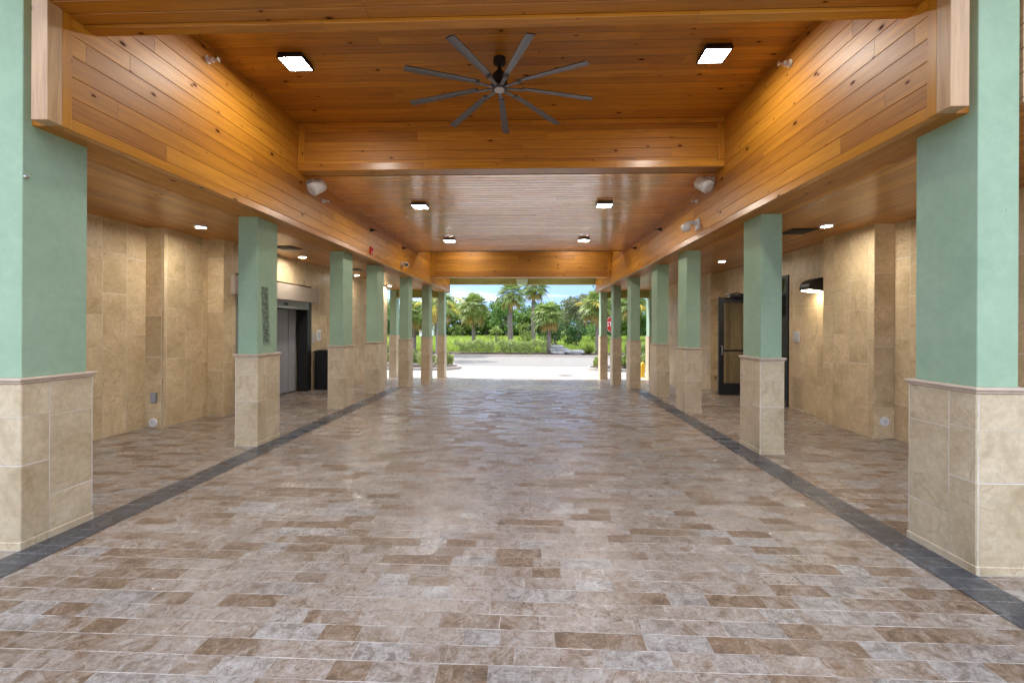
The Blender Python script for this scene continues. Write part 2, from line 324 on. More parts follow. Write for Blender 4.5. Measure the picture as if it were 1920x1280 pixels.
def stucco(name, c0, c1, scuff=False, rough=0.75):
    m, nt, b = newmat(name)
    p, s, n = objco(nt)
    a = noise(nt, p, 2.2, 5, 0.6, 0.3); a2 = noise(nt, p, 120.0, 3, 0.6); a3 = noise(nt, p, 18.0, 4, 0.6)
    base = mixc(nt, maprange(nt, a, 0.35, 0.68), tuple(q*0.96 for q in c0), tuple(q*1.03 for q in c1))
    sv = maprange(nt, a3, 0.35, 0.7, 0.95, 1.04)
    base = mixc(nt, 1.0, base, nd(nt, 'ShaderNodeCombineColor', {0: sv, 1: sv, 2: sv}).outputs[0], 'MULTIPLY')
    pk = mth(nt, 'MULTIPLY', maprange(nt, noise(nt, p, 9.0, 2, 0.5), 0.74, 0.78), 0.6)
    base = mixc(nt, pk, base, (0.12, 0.16, 0.13))
    if scuff:
        # dark rub mark on the aisle-facing side, slightly slanted
        yy = mth(nt, 'SUBTRACT', s[1], mth(nt, 'ADD', 0.20, mth(nt, 'MULTIPLY', mth(nt, 'SUBTRACT', 1.65, s[2]), 0.07)))
        wy = mth(nt, 'SUBTRACT', 1.0, maprange(nt, mth(nt, 'ABSOLUTE', yy), 0.062, 0.088), clamp=True)
        wz = mth(nt, 'MULTIPLY', maprange(nt, s[2], 1.22, 1.30), mth(nt, 'SUBTRACT', 1.0, maprange(nt, s[2], 1.98, 2.0), clamp=True))
        ny = noise(nt, comb(nt, 0.0, mth(nt, 'MULTIPLY', s[1], 9.0), mth(nt, 'MULTIPLY', s[2], 13.0)), 1.8, 7, 0.8)
        k = mth(nt, 'MULTIPLY', mth(nt, 'MULTIPLY', wy, wz), maprange(nt, ny, 0.34, 0.56, 0.15, 1.0))
        k = mth(nt, 'MULTIPLY', k, mth(nt, 'GREATER_THAN', n[0], 0.7))
        base = mixc(nt, mth(nt, 'MULTIPLY', k, 0.92), base, (0.05, 0.075, 0.055))
    setin(nt, b, 'Base Color', base); b.inputs['Roughness'].default_value = rough
    h = mth(nt, 'ADD', mth(nt, 'MULTIPLY', a2, 0.0007), mth(nt, 'MULTIPLY', a3, 0.0012))
    bp = nd(nt, 'ShaderNodeBump', {'Height': h, 'Strength': 0.7, 'Distance': 1.0}); nt.links.new(bp.outputs[0], b.inputs['Normal'])
    return m

def plain(name, c, rough=0.5, metal=0.0, emit=None, strength=0.0, var=0.06, sc=8.0, bump=0.0004, spec=0.5):
    m, nt, b = newmat(name)
    p, s, n = objco(nt)
    a = noise(nt, p, sc, 5, 0.6)
    f = maprange(nt, a, 0.3, 0.7, 1 - var, 1 + var)
    base = mixc(nt, 1.0, (*c, 1), nd(nt, 'ShaderNodeCombineColor', {0: f, 1: f, 2: f}).outputs[0], 'MULTIPLY')
    setin(nt, b, 'Base Color', base); b.inputs['Metallic'].default_value = metal
    setin(nt, b, 'Roughness', maprange(nt, a, 0.3, 0.7, max(rough - 0.05, 0.02), min(rough + 0.07, 1)))
    b.inputs['Specular IOR Level'].default_value = spec
    if emit: setin(nt, b, 'Emission Color', emit); b.inputs['Emission Strength'].default_value = strength
    if bump:
        bp = nd(nt, 'ShaderNodeBump', {'Height': mth(nt, 'MULTIPLY', noise(nt, p, sc*10, 3), bump), 'Strength': 0.6, 'Distance': 1.0}); nt.links.new(bp.outputs[0], b.inputs['Normal'])
    return m
def foliage(name, ca, cb, sc=1.5, rough=0.5, trans=0.35):
    m, nt, b = newmat(name)
    g = nd(nt, 'ShaderNodeNewGeometry'); oi = nd(nt, 'ShaderNodeObjectInfo')
    rnd = g.outputs['Random Per Island']
    a = noise(nt, g.outputs['Position'], sc, 3)
    f = mth(nt, 'ADD', mth(nt, 'MULTIPLY', rnd, 0.55), mth(nt, 'MULTIPLY', maprange(nt, a, 0.3, 0.7), 0.45), clamp=True)
    base = mixc(nt, f, ca, cb)
    hs = nd(nt, 'ShaderNodeHueSaturation', {'Hue': mth(nt, 'ADD', 0.49, mth(nt, 'MULTIPLY', oi.outputs['Random'], 0.02)), 'Saturation': 1.0, 'Value': 1.0, 'Color': base}).outputs[0]
    setin(nt, b, 'Base Color', hs); b.inputs['Roughness'].default_value = rough
    tr = nd(nt, 'ShaderNodeBsdfTranslucent', {0: hs})
    mx = nd(nt, 'ShaderNodeMixShader', {0: trans, 1: b.outputs[0], 2: tr.outputs[0]})
    nt.links.new(mx.outputs[0], nt.nodes['Material Output'].inputs[0])
    return m
def glassmat(name, tint=(0.8, 0.85, 0.84), fac=0.55):
    m, nt, b = newmat(name)
    gl = nd(nt, 'ShaderNodeBsdfGlossy', {0: (0.9, 0.93, 0.92, 1), 1: 0.02})
    tp = nd(nt, 'ShaderNodeBsdfTransparent', {0: (*tint, 1)})
    fr = nd(nt, 'ShaderNodeFresnel', {0: 1.5}).outputs[0]
    ft = mth(nt, 'ADD', mth(nt, 'MULTIPLY', fr, 1.0), fac, clamp=True)
    mx = nd(nt, 'ShaderNodeMixShader', {0: ft, 1: tp.outputs[0], 2: gl.outputs[0]})
    nt.links.new(mx.outputs[0], nt.nodes['Material Output'].inputs[0])
    return m

M = {}
M['beamY'] = wood('cedar boards lengthwise', 'Y', 0.145, 2.6, v0=2.93, rough=0.46, coat=0.12, seam=0.45)
M['beamX'] = wood('cedar boards crosswise', 'X', 0.128, 2.4, v0=3.63, rough=0.46, coat=0.10, seam=0.55)
M['ceilX'] = wood('cedar ceiling slats crosswise', 'X', 0.125, 2.4, v0=6.36, rough=0.22, tilt=0.010, groove=0.009, knots=0.9, coat=1.0, grain=0.0016, dark=1.6)  # cedar lightened all over to stand in for ceiling sheen
M['cofX'] = wood('cedar coffer boards', 'X', 0.13, 2.4, rough=0.36)
M['aisleY'] = wood('cedar aisle boards', 'Y', 0.10, 2.2, rough=0.33, tilt=0.003, groove=0.003, knots=0.7)
M['trimX'] = wood('cedar trim crosswise', 'X', 0.9, 3.5, v0=2.2)
M['trimY'] = wood('cedar trim lengthwise', 'Y', 0.9, 3.5, v0=2.2)
M['trimZ'] = wood('cedar trim upright', 'Z', 0.9, 5.0)
M['paleZ'] = wood('pale end board', 'Z', 0.9, 5.0, v0=0.31, light=True, knots=0.5)
M['paleX'] = wood('pale fascia boards', 'X', 0.15, 3.0, v0=2.92, light=True)
M['wall'] = stone('limestone wall slabs', 0.62, 0.36, rough=0.42, tint=(1.32, 1.27, 1.18))
M['base'] = stone('limestone column slabs', 0.40, 0.31, v_off=0.13, tint=(1.28, 1.31, 1.38), rough=0.45, jw0=0.0022)
M['cap'] = plain('limestone cap', (0.60, 0.48, 0.38), 0.5, var=0.1, sc=12)
M['green'] = stucco('sage green stucco', (0.305, 0.452, 0.318), (0.345, 0.486, 0.352))
M['greenscuff'] = stucco('sage green stucco rubbed', (0.305, 0.452, 0.318), (0.345, 0.486, 0.352), scuff=True)
M['olive'] = stucco('green lintel stucco with warm bounce', (0.29, 0.29, 0.08), (0.33, 0.33, 0.10))  # warm bounce light put into the lintel's green
M['sunlitgreen'] = stucco('green stucco with painted sunlight', (0.50, 0.68, 0.52), (0.55, 0.72, 0.57))  # sunlight on the centre block put into a paler green
M['paver'] = paver('travertine pavers')
M['dark'] = paver('slate border pavers', True, L=0.25, W=0.118)
M['white'] = plain('white plastic', (0.72, 0.73, 0.74), 0.35)
M['offwhite'] = plain('grey white plastic', (0.55, 0.56, 0.58), 0.4)
M['chrome'] = plain('brushed metal', (0.55, 0.53, 0.50), 0.3, 1.0)
M['fanmetal'] = plain('bronze grey fan metal', (0.17, 0.168, 0.17), 0.36, 0.7, var=0.04, sc=3, bump=0)
M['black'] = plain('black powder coat', (0.012, 0.012, 0.013), 0.4)
M['bronze'] = plain('dark bronze lamp metal', (0.035, 0.03, 0.027), 0.4, 0.6)
M['alu'] = plain('grey anodised aluminium', (0.30, 0.30, 0.29), 0.42, 0.4)
M['panel'] = plain('taupe header panel', (0.42, 0.35, 0.29), 0.5, sc=3)
M['doorgrey'] = plain('blue grey door panel', (0.36, 0.37, 0.41), 0.45, sc=2)
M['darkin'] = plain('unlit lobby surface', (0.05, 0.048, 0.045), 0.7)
M['red'] = plain('red enamel', (0.50, 0.02, 0.02), 0.4)
M['yellow'] = plain('yellow enamel', (0.80, 0.50, 0.02), 0.4)
M['lamp'] = plain('lit lamp diffuser', (0.9, 0.9, 0.88), 0.5, emit=(1.0, 0.95, 0.86), strength=60.0, bump=0)
M['downlamp'] = plain('lit downlight lens', (0.9, 0.9, 0.88), 0.5, emit=(1.0, 0.93, 0.82), strength=220.0, bump=0)
M['lampwarm'] = plain('lit wall lamp lens', (0.9, 0.9, 0.88), 0.5, emit=(1.0, 0.84, 0.58), strength=15.0, bump=0)
M['glass'] = glassmat('storefront glass')
M['glassclear'] = glassmat('door leaf glass', (0.62, 0.60, 0.52), 0.06)
M['concrete'] = plain('pale concrete apron', (0.42, 0.40, 0.37), 0.85, var=0.07, sc=1.2, bump=0.002)
M['road'] = plain('worn asphalt road', (0.235, 0.215, 0.195), 0.9, var=0.10, sc=1.5, bump=0.003)
M['kerb'] = plain('kerb concrete', (0.42, 0.38, 0.34), 0.85, var=0.12, sc=5, bump=0.002)
M['mulch'] = plain('brown mulch', (0.09, 0.055, 0.04), 0.95, var=0.5, sc=14, bump=0.02)
M['soil'] = plain('field turf', (0.23, 0.30, 0.05), 0.95, var=0.25, sc=0.7, bump=0.01)
M['rock'] = plain('grey limestone boulder', (0.36, 0.36, 0.37), 0.85, var=0.25, sc=4, bump=0.02)
M['bark'] = plain('palm bark', (0.20, 0.17, 0.15), 0.95, var=0.35, sc=9, bump=0.02)
M['boot'] = plain('palm boots', (0.25, 0.15, 0.10), 0.95, var=0.3, sc=9, bump=0.01)
M['frond'] = foliage('palm frond', (0.12, 0.20, 0.04), (0.38, 0.46, 0.13), 0.8)
M['frondold'] = foliage('old palm frond', (0.30, 0.19, 0.06), (0.48, 0.36, 0.10), 0.8)
M['frondyellow'] = foliage('yellowing palm frond', (0.36, 0.33, 0.04), (0.62, 0.46, 0.05), 0.8)
M['leafdark'] = foliage('dark tree leaves', (0.03, 0.08, 0.02), (0.10, 0.19, 0.05), 0.3)
M['leafmid'] = foliage('tree leaves', (0.06, 0.14, 0.025), (0.20, 0.33, 0.07), 0.3)
M['leafgrey'] = foliage('grey green leaves', (0.10, 0.13, 0.07), (0.24, 0.25, 0.14), 0.4)
M['leaflight'] = foliage('light bush leaves', (0.12, 0.20, 0.03), (0.30, 0.38, 0.09), 0.6)
M['hedge'] = foliage('hedge leaves', (0.16, 0.24, 0.05), (0.48, 0.54, 0.20), 1.5)
M['grass'] = foliage('grass blades', (0.20, 0.30, 0.04), (0.44, 0.50, 0.10), 0.4)

# ---------------------------------------------------------------- levels and lines
YC = [2.87, 5.48, 8.06, 9.90, 12.45, 15.05, 17.70]     # column fronts
def fz(y):
    pts = [(-60, 0), (10.9, 0), (12.45, -0.165), (15.05, -0.42), (17.65, -0.53), (17.9, -0.55), (400, -0.55)]
    for (a, za), (b_, zb) in zip(pts, pts[1:]):
        if a <= y <= b_: return za + (zb - za) * (y - a) / (b_ - a)
    return 0.0
XL, XR = -3.37, 2.715
ZB, ZA, ZL, ZH = 2.85, 2.92, 3.63, 4.27

# ---------------------------------------------------------------- ground
def strip(name, x0, x1, ys, m, dz=0.0, zf=fz):
    V = []; Fc = []
    for y in ys: V += [(x0, y, zf(y) + dz), (x1, y, zf(y) + dz)]
    for i in range(len(ys)-1): Fc.append((2*i, 2*i+1, 2*i+3, 2*i+2))
    return tag(rawmesh(name, V, Fc, m), kind='structure')
ys = [-8, 0, 5, 10.9, 11.4, 12.0, 12.45, 13.2, 14.2, 15.05, 16, 17, 17.62]
strip('floor', -12, 12, ys, M['paver'])
strip('floor_border', -3.37, -3.12, [-6, 0, 5, 10.9, 11.6], M['dark'], 0.004)
strip('floor_border', 2.465, 2.715, [-6, 0, 5, 10.9, 11.6], M['dark'], 0.004)
tag(rawmesh('concrete_forecourt', [(-60, -60, -0.012), (60, -60, -0.012), (60, 2.2, -0.012), (-60, 2.2, -0.012)], [(0, 1, 2, 3)], M['concrete']), kind='structure')
tag(rawmesh('ground', [(-700, -700, -0.62), (700, -700, -0.62), (700, 900, -0.62), (-700, 900, -0.62)], [(0, 1, 2, 3)], M['soil']), kind='structure')
tag(rawmesh('concrete_apron', [(-60, 17.62, -0.545), (60, 17.62, -0.545), (60, 23.4, -0.56), (-60, 23.4, -0.56)], [(0, 1, 2, 3)], M['concrete']), kind='structure')
tag(rawmesh('road', [(-90, 23.4, -0.562), (90, 23.4, -0.562), (90, 31.2, -0.562), (-90, 31.2, -0.562)], [(0, 1, 2, 3)], M['road']), kind='structure')
k = MB(); k.box(-90, 90, 31.2, 31.38, -0.62, -0.46, 0.02); tag(k.build('kerb', M['kerb']), kind='structure')
tag(rawmesh('planting_bed', [(-90, 31.38, -0.50), (90, 31.38, -0.50), (90, 34.6, -0.45), (-90, 34.6, -0.45)], [(0, 1, 2, 3)], M['mulch']), kind='structure')
def field_z(y): return -0.45 + (min(y, 75) - 34.6) / 30.0 * 0.55
strip('field', -150, 150, [34.6, 45, 55, 65, 75, 140], M['soil'], 0.0, field_z)

# ---------------------------------------------------------------- columns
def base_mesh(zb):
    k = MB()
    k.box(-0.145, 0.145, 0.0, 0.50, zb, 1.105, 0.006)
    k.box(-0.150, 0.150, -0.005, 0.505, zb, zb + 0.075, 0.004)
    return k
def column(x, y, label, scuff=False, w=1.0):
    zb = -0.02 if y < 10.5 else fz(y) - 0.06
    root = empty('column', (x, y, 0)); tag(root, label, 'column', 'green columns on stone bases')
    k = MB(); k.box(-0.122, 0.122, 0.022, 0.468, 1.14, (ZB + 0.06) if y > 3 else ZH + 0.317, 0.004); k.build('column_shaft', M['greenscuff' if scuff else 'green'], root)
    k = base_mesh(zb); k.build('stone_base', M['base'], root)
    k = MB(); k.box(-0.152, 0.152, -0.008, 0.508, 1.105, 1.122, 0.004); k.box(-0.163, 0.163, -0.019, 0.519, 1.1225, 1.142, 0.006, 2); k.build('cap_moulding', M['cap'], root)
    return root
ordn = ['nearest', 'second', 'third', 'fourth', 'fifth', 'sixth', 'seventh']
ll = ['nearest green column on the left, in front of the bare stone wall and cut by the left edge of the photo',
      'second column on the left, with a long dark rub mark on its green shaft',
      'third column on the left, hiding part of the black bin',
      'fourth column on the left, just beyond the one beside the black bin',
      'fifth column on the left, standing where the paving starts to slope down',
      'sixth column on the left, next to last before the road end',
      'last column on the left of the drive, at the road end with palms beside it']
lr = ['nearest green column on the right, large with a yellow stain ring on its stone base',
      'second column on the right, in front of the open black glass door',
      'third column on the right, just left of the open black glass door',
      'fourth column on the right, with the yellow hydrant showing past its left side',
      'fifth column on the right, standing between the stop sign and the yellow hydrant',
      'sixth column on the right, covering the right half of the red stop sign',
      'last column on the right of the drive, at the road end left of the red stop sign']
for i, y in enumerate(YC):
    column(XL - 0.145, y, ll[i], scuff=(i == 1))
    column(XR + 0.145, y, lr[i])
column(-5.43, YC[6], 'outer corner column at the far end of the left aisle, glowing yellow green')
column(4.72, YC[6], 'outer corner column at the far end of the right aisle, a pale sliver beside the fourth right column')
k = MB(); k.lathe([(0.006, 0), (0.012, 0.004), (0.012, 0.02), (0.004, 0.024)], 12, Matrix.Translation((-3.392, 2.905, 2.49)) @ Matrix.Rotation(R(90), 4, 'Y'))
tag(k.build('wall_hook', M['chrome']), 'tiny metal hook screwed to the corner of the nearest left column', 'hook')

# ---------------------------------------------------------------- long beams with board grooves
def beam_profile(xi, xo, side, z0, z1, zs):
    # vertical face at xi (inner) with small V grooves at heights zs
    pts = [(xo, z0), (xi, z0)]
    g = 0.0035
    for z in zs:
        if z0 + 0.02 < z < z1 - 0.02: pts += [(xi, z - g), (xi + side * g * 1.3, z), (xi, z + g)]
    pts += [(xi, z1), (xo, z1)]
    return pts
zs = [2.93 + 0.145 * i for i in range(10)]
def long_beam(xi, xo, side, label, endx):
    root = empty('timber_beam', (0, 0, 0)); tag(root, label, 'beam', 'long timber beams over the columns')
    k = MB(); k.prism(beam_profile(xi, xo, side, ZB, ZH + 0.05, zs), 'y', 2.95, 17.9); k.build('board_cladding', M['beamY'], root)
    a, b_ = sorted((xi - side * 0.012, xi + side * 0.10)); k = MB(); k.box(a, b_, 2.852, 2.949, ZB - 0.004, ZH + 0.3, 0.003); k.build('end_board', M['paleZ'], root)
    a, b_ = sorted((xi - side * 0.009, xi + side * 0.03)); k = MB(); k.box(a, b_, 2.95, 3.02, ZB - 0.004, ZH + 0.04, 0.003); k.build('corner_board', M['trimZ'], root)
    k = MB(); a, b_ = sorted((xi - side * 0.006, xi + side * 0.06)); k.box(a, b_, 3.021, 17.88, ZB - 0.006, ZB + 0.075, 0.004); k.build('edge_board', M['trimY'], root)
    return root
long_beam(-3.19, -3.66, -1, 'long wooden beam running over the left row of columns', 0)
long_beam(2.55, 3.01, 1, 'long wooden beam running over the right row of columns', 0)

# ---------------------------------------------------------------- ceilings (one roof thing)
roof = empty('portico_roof', (0, 0, 0)); tag(roof, 'stained wood plank roof and ceiling spanning between the two stone walls', 'roof')
k = MB()
# low central ceiling, real slats with open grooves
y = 6.36; n_ = 0
poly = []
while y < 12.8 - 1e-6:
    y2 = min(y + 0.125, 12.8); g = 0.009
    poly += [(y + g, ZL), (y2 - g, ZL), (y2, ZL + 0.014)]
    y = y2
poly = [(6.30, ZL + 0.12), (6.30, ZL + 0.006), (6.36, ZL + 0.006)] + poly + [(12.8, ZL + 0.12)]
k.prism(poly, 'x', -3.19, 2.55); k.build('central_ceiling', M['ceilX'], roof)
k = MB(); k.box(-3.19, 2.55, 3.205, 6.10, ZH, ZH + 0.1); k.build('coffer_ceiling', M['cofX'], roof)
k = MB(); k.box(-3.19, 2.55, 12.80, 18.0, ZH, ZH + 0.1); k.build('far_coffer_ceiling', M['cofX'], roof)
k = MB(); k.box(-3.19, 2.55, 12.802, 12.83, ZL - 0.012, ZH); k.build('ceiling_edge_board', M['bronze'], roof)
k = MB(); k.box(-9.0, -3.66, 2.95, 17.68, ZA, ZA + 0.1); k.build('aisle_ceiling', M['aisleY'], roof)
k = MB(); k.box(3.01, 9.0, 2.95, 17.68, ZA, ZA + 0.1); k.build('aisle_ceiling', M['aisleY'], roof)
k = MB(); k.box(-9.2, 9.2, 2.05, 18.1, ZH + 0.32, ZH + 0.5); k.box(-9.2, -3.7, 2.95, 18.05, ZA + 0.11, ZH + 0.3); k.box(3.05, 9.2, 2.95, 18.05, ZA + 0.11, ZH + 0.3)  # front overhang is out of view, extended to shade the near floor
k.build('roof_deck', M['panel'], roof)
k = MB(); k.box(3.01, 9.2, 2.90, 2.945, ZA - 0.03, ZH + 0.318); k.build('front_fascia', M['paleX'], roof)
k = MB(); k.box(-9.2, -3.66, 2.90, 2.945, ZA - 0.03, ZH + 0.318); k.build('front_fascia', M['paleX'], roof)

# ---------------------------------------------------------------- cross beams
root = empty('cross_beam', (0, 0, 0)); tag(root, 'nearest cross beam, its broad board underside along the top edge of the photo', 'beam', 'timber cross beams')
k = MB()
for a, b_ in ((2.60, 2.735), (2.742, 2.862), (2.869, 2.985), (2.992, 3.105)): k.box(-3.19, 2.55, a, b_, ZL, ZL + 0.4, 0.004)
k.build('soffit_boards', M['trimX'], root)
k = MB(); k.box(-3.19, 2.55, 3.105, 3.20, ZL - 0.022, ZH - 0.002, 0.005); k.build('edge_board', M['trimX'], root)
root = empty('cross_beam', (0, 0, 0)); tag(root, 'middle cross beam, framed board face right behind the ceiling fan', 'beam', 'timber cross beams')
k = MB(); k.box(-3.19, 2.55, 6.10, 6.295, ZL + 0.004, ZH - 0.002); k.build('board_face', M['beamX'], root)
k = MB(); k.box(-3.19, 2.55, 6.078, 6.30, ZL - 0.012, ZL + 0.085, 0.004); k.build('bottom_board', M['trimX'], root)
for a, b_ in ((-3.188, -3.10), (2.46, 2.548)):
    k = MB(); k.box(a, b_, 6.076, 6.102, ZL + 0.087, ZH - 0.072, 0.004); k.build('side_trim', M['trimZ'], root)
k = MB(); k.box(-3.188, 2.548, 6.076, 6.102, ZH - 0.07, ZH - 0.003, 0.004); k.build('top_trim', M['trimX'], root)
root = empty('cross_beam', (0, 0, 0)); tag(root, 'far cross beam of deep orange boards above the opening to the road', 'beam', 'timber cross beams')
k = MB(); k.box(-3.19, 2.55, 14.42, 14.70, 3.10, ZH - 0.002); k.build('board_face', M['beamX'], root)
k = MB(); k.box(-3.19, 2.55, 14.398, 14.72, 3.07, 3.105, 0.004); k.build('bottom_board', M['trimX'], root)
for a, b_ in ((-3.188, -3.07), (2.43, 2.548)):
    k = MB(); k.box(a, b_, 14.396, 14.421, 3.106, ZH - 0.004, 0.004); k.build('side_trim', M['trimZ'], root)

# lintels at the road end
lt = empty('end_lintel', (0, 0, 0)); tag(lt, 'green lintel across the far opening, olive from painted-in warm bounce, with a small block at its centre painted as sunlit', 'lintel')
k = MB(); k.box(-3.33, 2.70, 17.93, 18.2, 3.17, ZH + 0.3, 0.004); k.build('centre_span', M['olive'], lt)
k = MB(); k.prism([(-0.56, 3.36), (-0.10, 3.36), (-0.13, 3.168), (-0.53, 3.168)], 'y', 17.80, 17.928); k.build('centre_block', M['sunlitgreen'], lt)
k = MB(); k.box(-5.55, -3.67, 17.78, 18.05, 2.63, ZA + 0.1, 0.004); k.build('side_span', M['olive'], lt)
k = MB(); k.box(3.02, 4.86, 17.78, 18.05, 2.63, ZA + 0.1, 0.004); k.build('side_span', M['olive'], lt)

# ---------------------------------------------------------------- side walls (stepped plan)
def wall_thing(label, parts):
    root = empty('stone_wall', (0, 0, 0)); tag(root, label, 'wall', 'stone slab side walls')
    for nm, bx in parts:
        k = MB()
        for b6 in bx: k.box(*b6, 0.004)
        k.build(nm, M['wall'], root)
    return root
WZ = ZA + 0.05
wall_thing('stepped wall of beige stone slabs along the left aisle with the grey sliding door', [
    ('wall_section', [(-6.1, -5.64, 2.6, 6.435, -0.05, WZ)]),
    ('pilaster', [(-6.1, -5.36, 6.43, 7.33, -0.05, WZ)]),
    ('pilaster', [(-6.1, -5.09, 7.325, 7.64, -0.05, WZ)]),
    ('wall_above_door', [(-6.1, -5.10, 7.638, 10.37, 2.40, WZ)]),
    ('wall_section', [(-6.1, -5.10, 10.365, 16.0, -0.7, WZ)])])
wall_thing('stepped wall of beige stone slabs along the right aisle with the half round wall lamp', [
    ('wall_section', [(4.95, 5.5, 2.6, 6.375, -0.05, WZ)]),
    ('pilaster', [(4.68, 5.5, 6.37, 7.45, -0.05, WZ)]),
    ('wall_section', [(4.88, 5.5, 7.445, 8.76, -0.05, WZ)]),
    ('wall_above_door', [(4.88, 5.5, 8.755, 10.30, 2.50, WZ)]),
    ('wall_section', [(4.93, 5.5, 10.295, 12.02, -0.3, WZ)]),
    ('wall_section', [(4.70, 5.5, 12.01, 16.0, -0.7, WZ)])])

# ---------------------------------------------------------------- left entry
ent = empty('sliding_door', (0, 0, 0)); tag(ent, 'grey sliding entrance door set in the left wall under a taupe header panel', 'door')
k = MB(); k.box(-5.16, -5.02, 7.50, 10.60, 2.03, 2.36, 0.004); k.build('header_panel', M['panel'], ent)
k = MB(); k.box(-5.28, -5.075, 7.645, 10.20, 1.86, 2.03, 0.004); hd = k.build('door_operator', M['alu'], ent)
k = MB(); k.box(-5.077, -5.069, 9.15, 9.30, 1.925, 1.975, 0.002); k.build('sensor', M['black'], hd)
k = MB(); k.box(-5.077, -5.069, 9.34, 9.55, 1.93, 1.97, 0.002); k.build('status_plate', M['alu'], hd)
for a, b_ in ((7.645, 7.70), (8.78, 8.86)):
    k = MB(); k.box(-5.18, -5.09, a, b_, 0, 1.86, 0.003); k.build('door_frame', M['alu'], ent)
k = MB(); k.box(-5.17, -5.10, 7.70, 8.78, 0.0, 0.16, 0.003); k.build('bottom_rail', M['alu'], ent)
k = MB(); k.box(-5.145, -5.135, 7.70, 8.78, 0.16, 1.86); k.build('glass_pane', M['glass'], ent)
k = MB(); k.box(-5.42, -5.38, 8.9, 9.86, 0.02, 1.86, 0.003); k.build('door_panel', M['doorgrey'], ent)
k = MB(); k.box(-5.395, -5.355, 9.865, 10.16, 0.02, 1.86, 0.003); k.build('door_panel', M['doorgrey'], ent)
k = MB(); k.box(-5.33, -5.09, 10.17, 10.36, 0, 2.03, 0.003); k.build('door_jamb', M['black'], ent)
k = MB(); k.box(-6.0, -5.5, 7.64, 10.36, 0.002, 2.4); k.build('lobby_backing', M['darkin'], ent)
def plate(name, x, y, z, sx, w, h, m, label, cat, t=0.02):
    k = MB(); a, b_ = sorted((x, x + sx * t)); k.box(a, b_, y - w/2, y + w/2, z - h/2, z + h/2, 0.003)
    k2 = None
    r = empty(name, (0, 0, 0)); tag(r, label, cat); k.build('cover_plate', m, r)
    a, b_ = sorted((x + sx * t, x + sx * (t + 0.006))); k = MB(); k.box(a, b_, y - w*0.25, y + w*0.25, z - h*0.3, z + h*0.3, 0.002); k.build('insert', M['offwhite'], r)
    return r
plate('push_button', -5.10, 10.46, 1.22, 1, 0.10, 0.24, M['offwhite'], 'narrow white push plate just right of the grey sliding door', 'button')
plate('card_reader', -5.10, 10.72, 1.27, 1, 0.20, 0.26, M['white'], 'square white card reader on the wall above the black bin', 'card reader')
plate('door_intercom', 4.88, 8.50, 1.335, -1, 0.17, 0.19, M['offwhite'], 'small grey intercom plate on the right wall below the lit lamp', 'intercom')
# wall outlet and white discs
r = empty('wall_outlet', (0, 0, 0)); tag(r, 'grey weatherproof outlet box low on the left wall above the white disc', 'outlet')
k = MB(); k.box(-5.545, -5.455, 6.40, 6.43, 0.36, 0.51, 0.005); k.build('outlet_box', M['alu'], r)
k = MB(); k.box(-5.535, -5.465, 6.392, 6.399, 0.37, 0.50, 0.003); k.build('outlet_cover', M['doorgrey'], r)
def disc(x, y, z, label):
    r = empty('drain_cover', (x, y, z)); tag(r, label, 'pipe cover', 'round white pipe covers')
    T = Matrix.Rotation(R(90), 4, 'X')
    k = MB(); k.lathe([(0.062, 0), (0.064, 0.006), (0.058, 0.012), (0.012, 0.015), (0.0, 0.015)], 28, T); k.build('cover_plate', M['white'], r, True)
    k = MB(); k.lathe([(0.012, 0.0145), (0.012, 0.019), (0.0, 0.02)], 10, T); k.build('screw', M['chrome'], r, True)
disc(-5.52, 6.43, 0.07, 'round white pipe cover at the foot of the left wall below the outlet')
disc(4.82, 6.37, 0.23, 'round white pipe cover low on the right wall pilaster')

# black bin
b = empty('waste_bin', (-4.78, 10.82, 0)); tag(b, 'tall black square waste bin against the left wall beyond the sliding door', 'bin')
k = MB(); k.box(-0.27, 0.27, -0.40, 0.40, 0.0, 0.86, 0.02, 2); k.build('bin_body', M['black'], b)
k = MB(); k.prism([(-0.285, 0.862), (-0.285, 0.90), (-0.18, 0.93), (0.18, 0.93), (0.285, 0.90), (0.285, 0.862)], 'y', -0.41, 0.41); k.build('bin_lid', M['black'], b)
# dark bin behind second column
b = empty('waste_bin', (-4.86, 7.95, 0)); tag(b, 'dark round bin by the left door, mostly hidden behind the second left column', 'bin')
k = MB(); k.lathe([(0.17, 0), (0.19, 0.03), (0.20, 0.78), (0.19, 0.80)], 28); k.build('bin_body', M['black'], b, True)
k = MB(); k.lathe([(0.205, 0.79), (0.205, 0.84), (0.14, 0.95), (0.0, 0.98)], 28); k.build('bin_lid', M['black'], b, True)

# ---------------------------------------------------------------- right door and window
dr = empty('glass_door', (5.0, 10.15, 0)); tag(dr, 'black framed glass door standing open at right angles to the right wall', 'door')
dx0, dx1 = -0.86, -0.04; H2 = 2.16; yb = -0.028
k = MB()
k.box(dx0, dx0 + 0.105, yb, 0.028, 0.02, H2, 0.003); k.box(dx1 - 0.105, dx1, yb, 0.028, 0.02, H2, 0.003)
k.box(dx0 + 0.105, dx1 - 0.105, yb, 0.028, H2 - 0.12, H2, 0.003); k.box(dx0 + 0.105, dx1 - 0.105, yb, 0.028, 0.02, 0.28, 0.003); k.box(dx0 + 0.105, dx1 - 0.105, yb, 0.028, 0.97, 1.015, 0.003)
fr = k.build('door_frame', M['black'], dr)
k = MB(); k.tube([(dx0 + 0.05, -0.03, 0.90), (dx0 + 0.05, -0.075, 0.92), (dx0 + 0.05, -0.075, 1.08), (dx0 + 0.05, -0.03, 1.10)], 0.011, 8); k.build('door_handle', M['chrome'], fr, True)
k = MB(); k.box(dx0 + 0.105, dx1 - 0.105, -0.004, 0.004, 0.28, 0.97); k.build('glass_pane', M['glassclear'], dr)
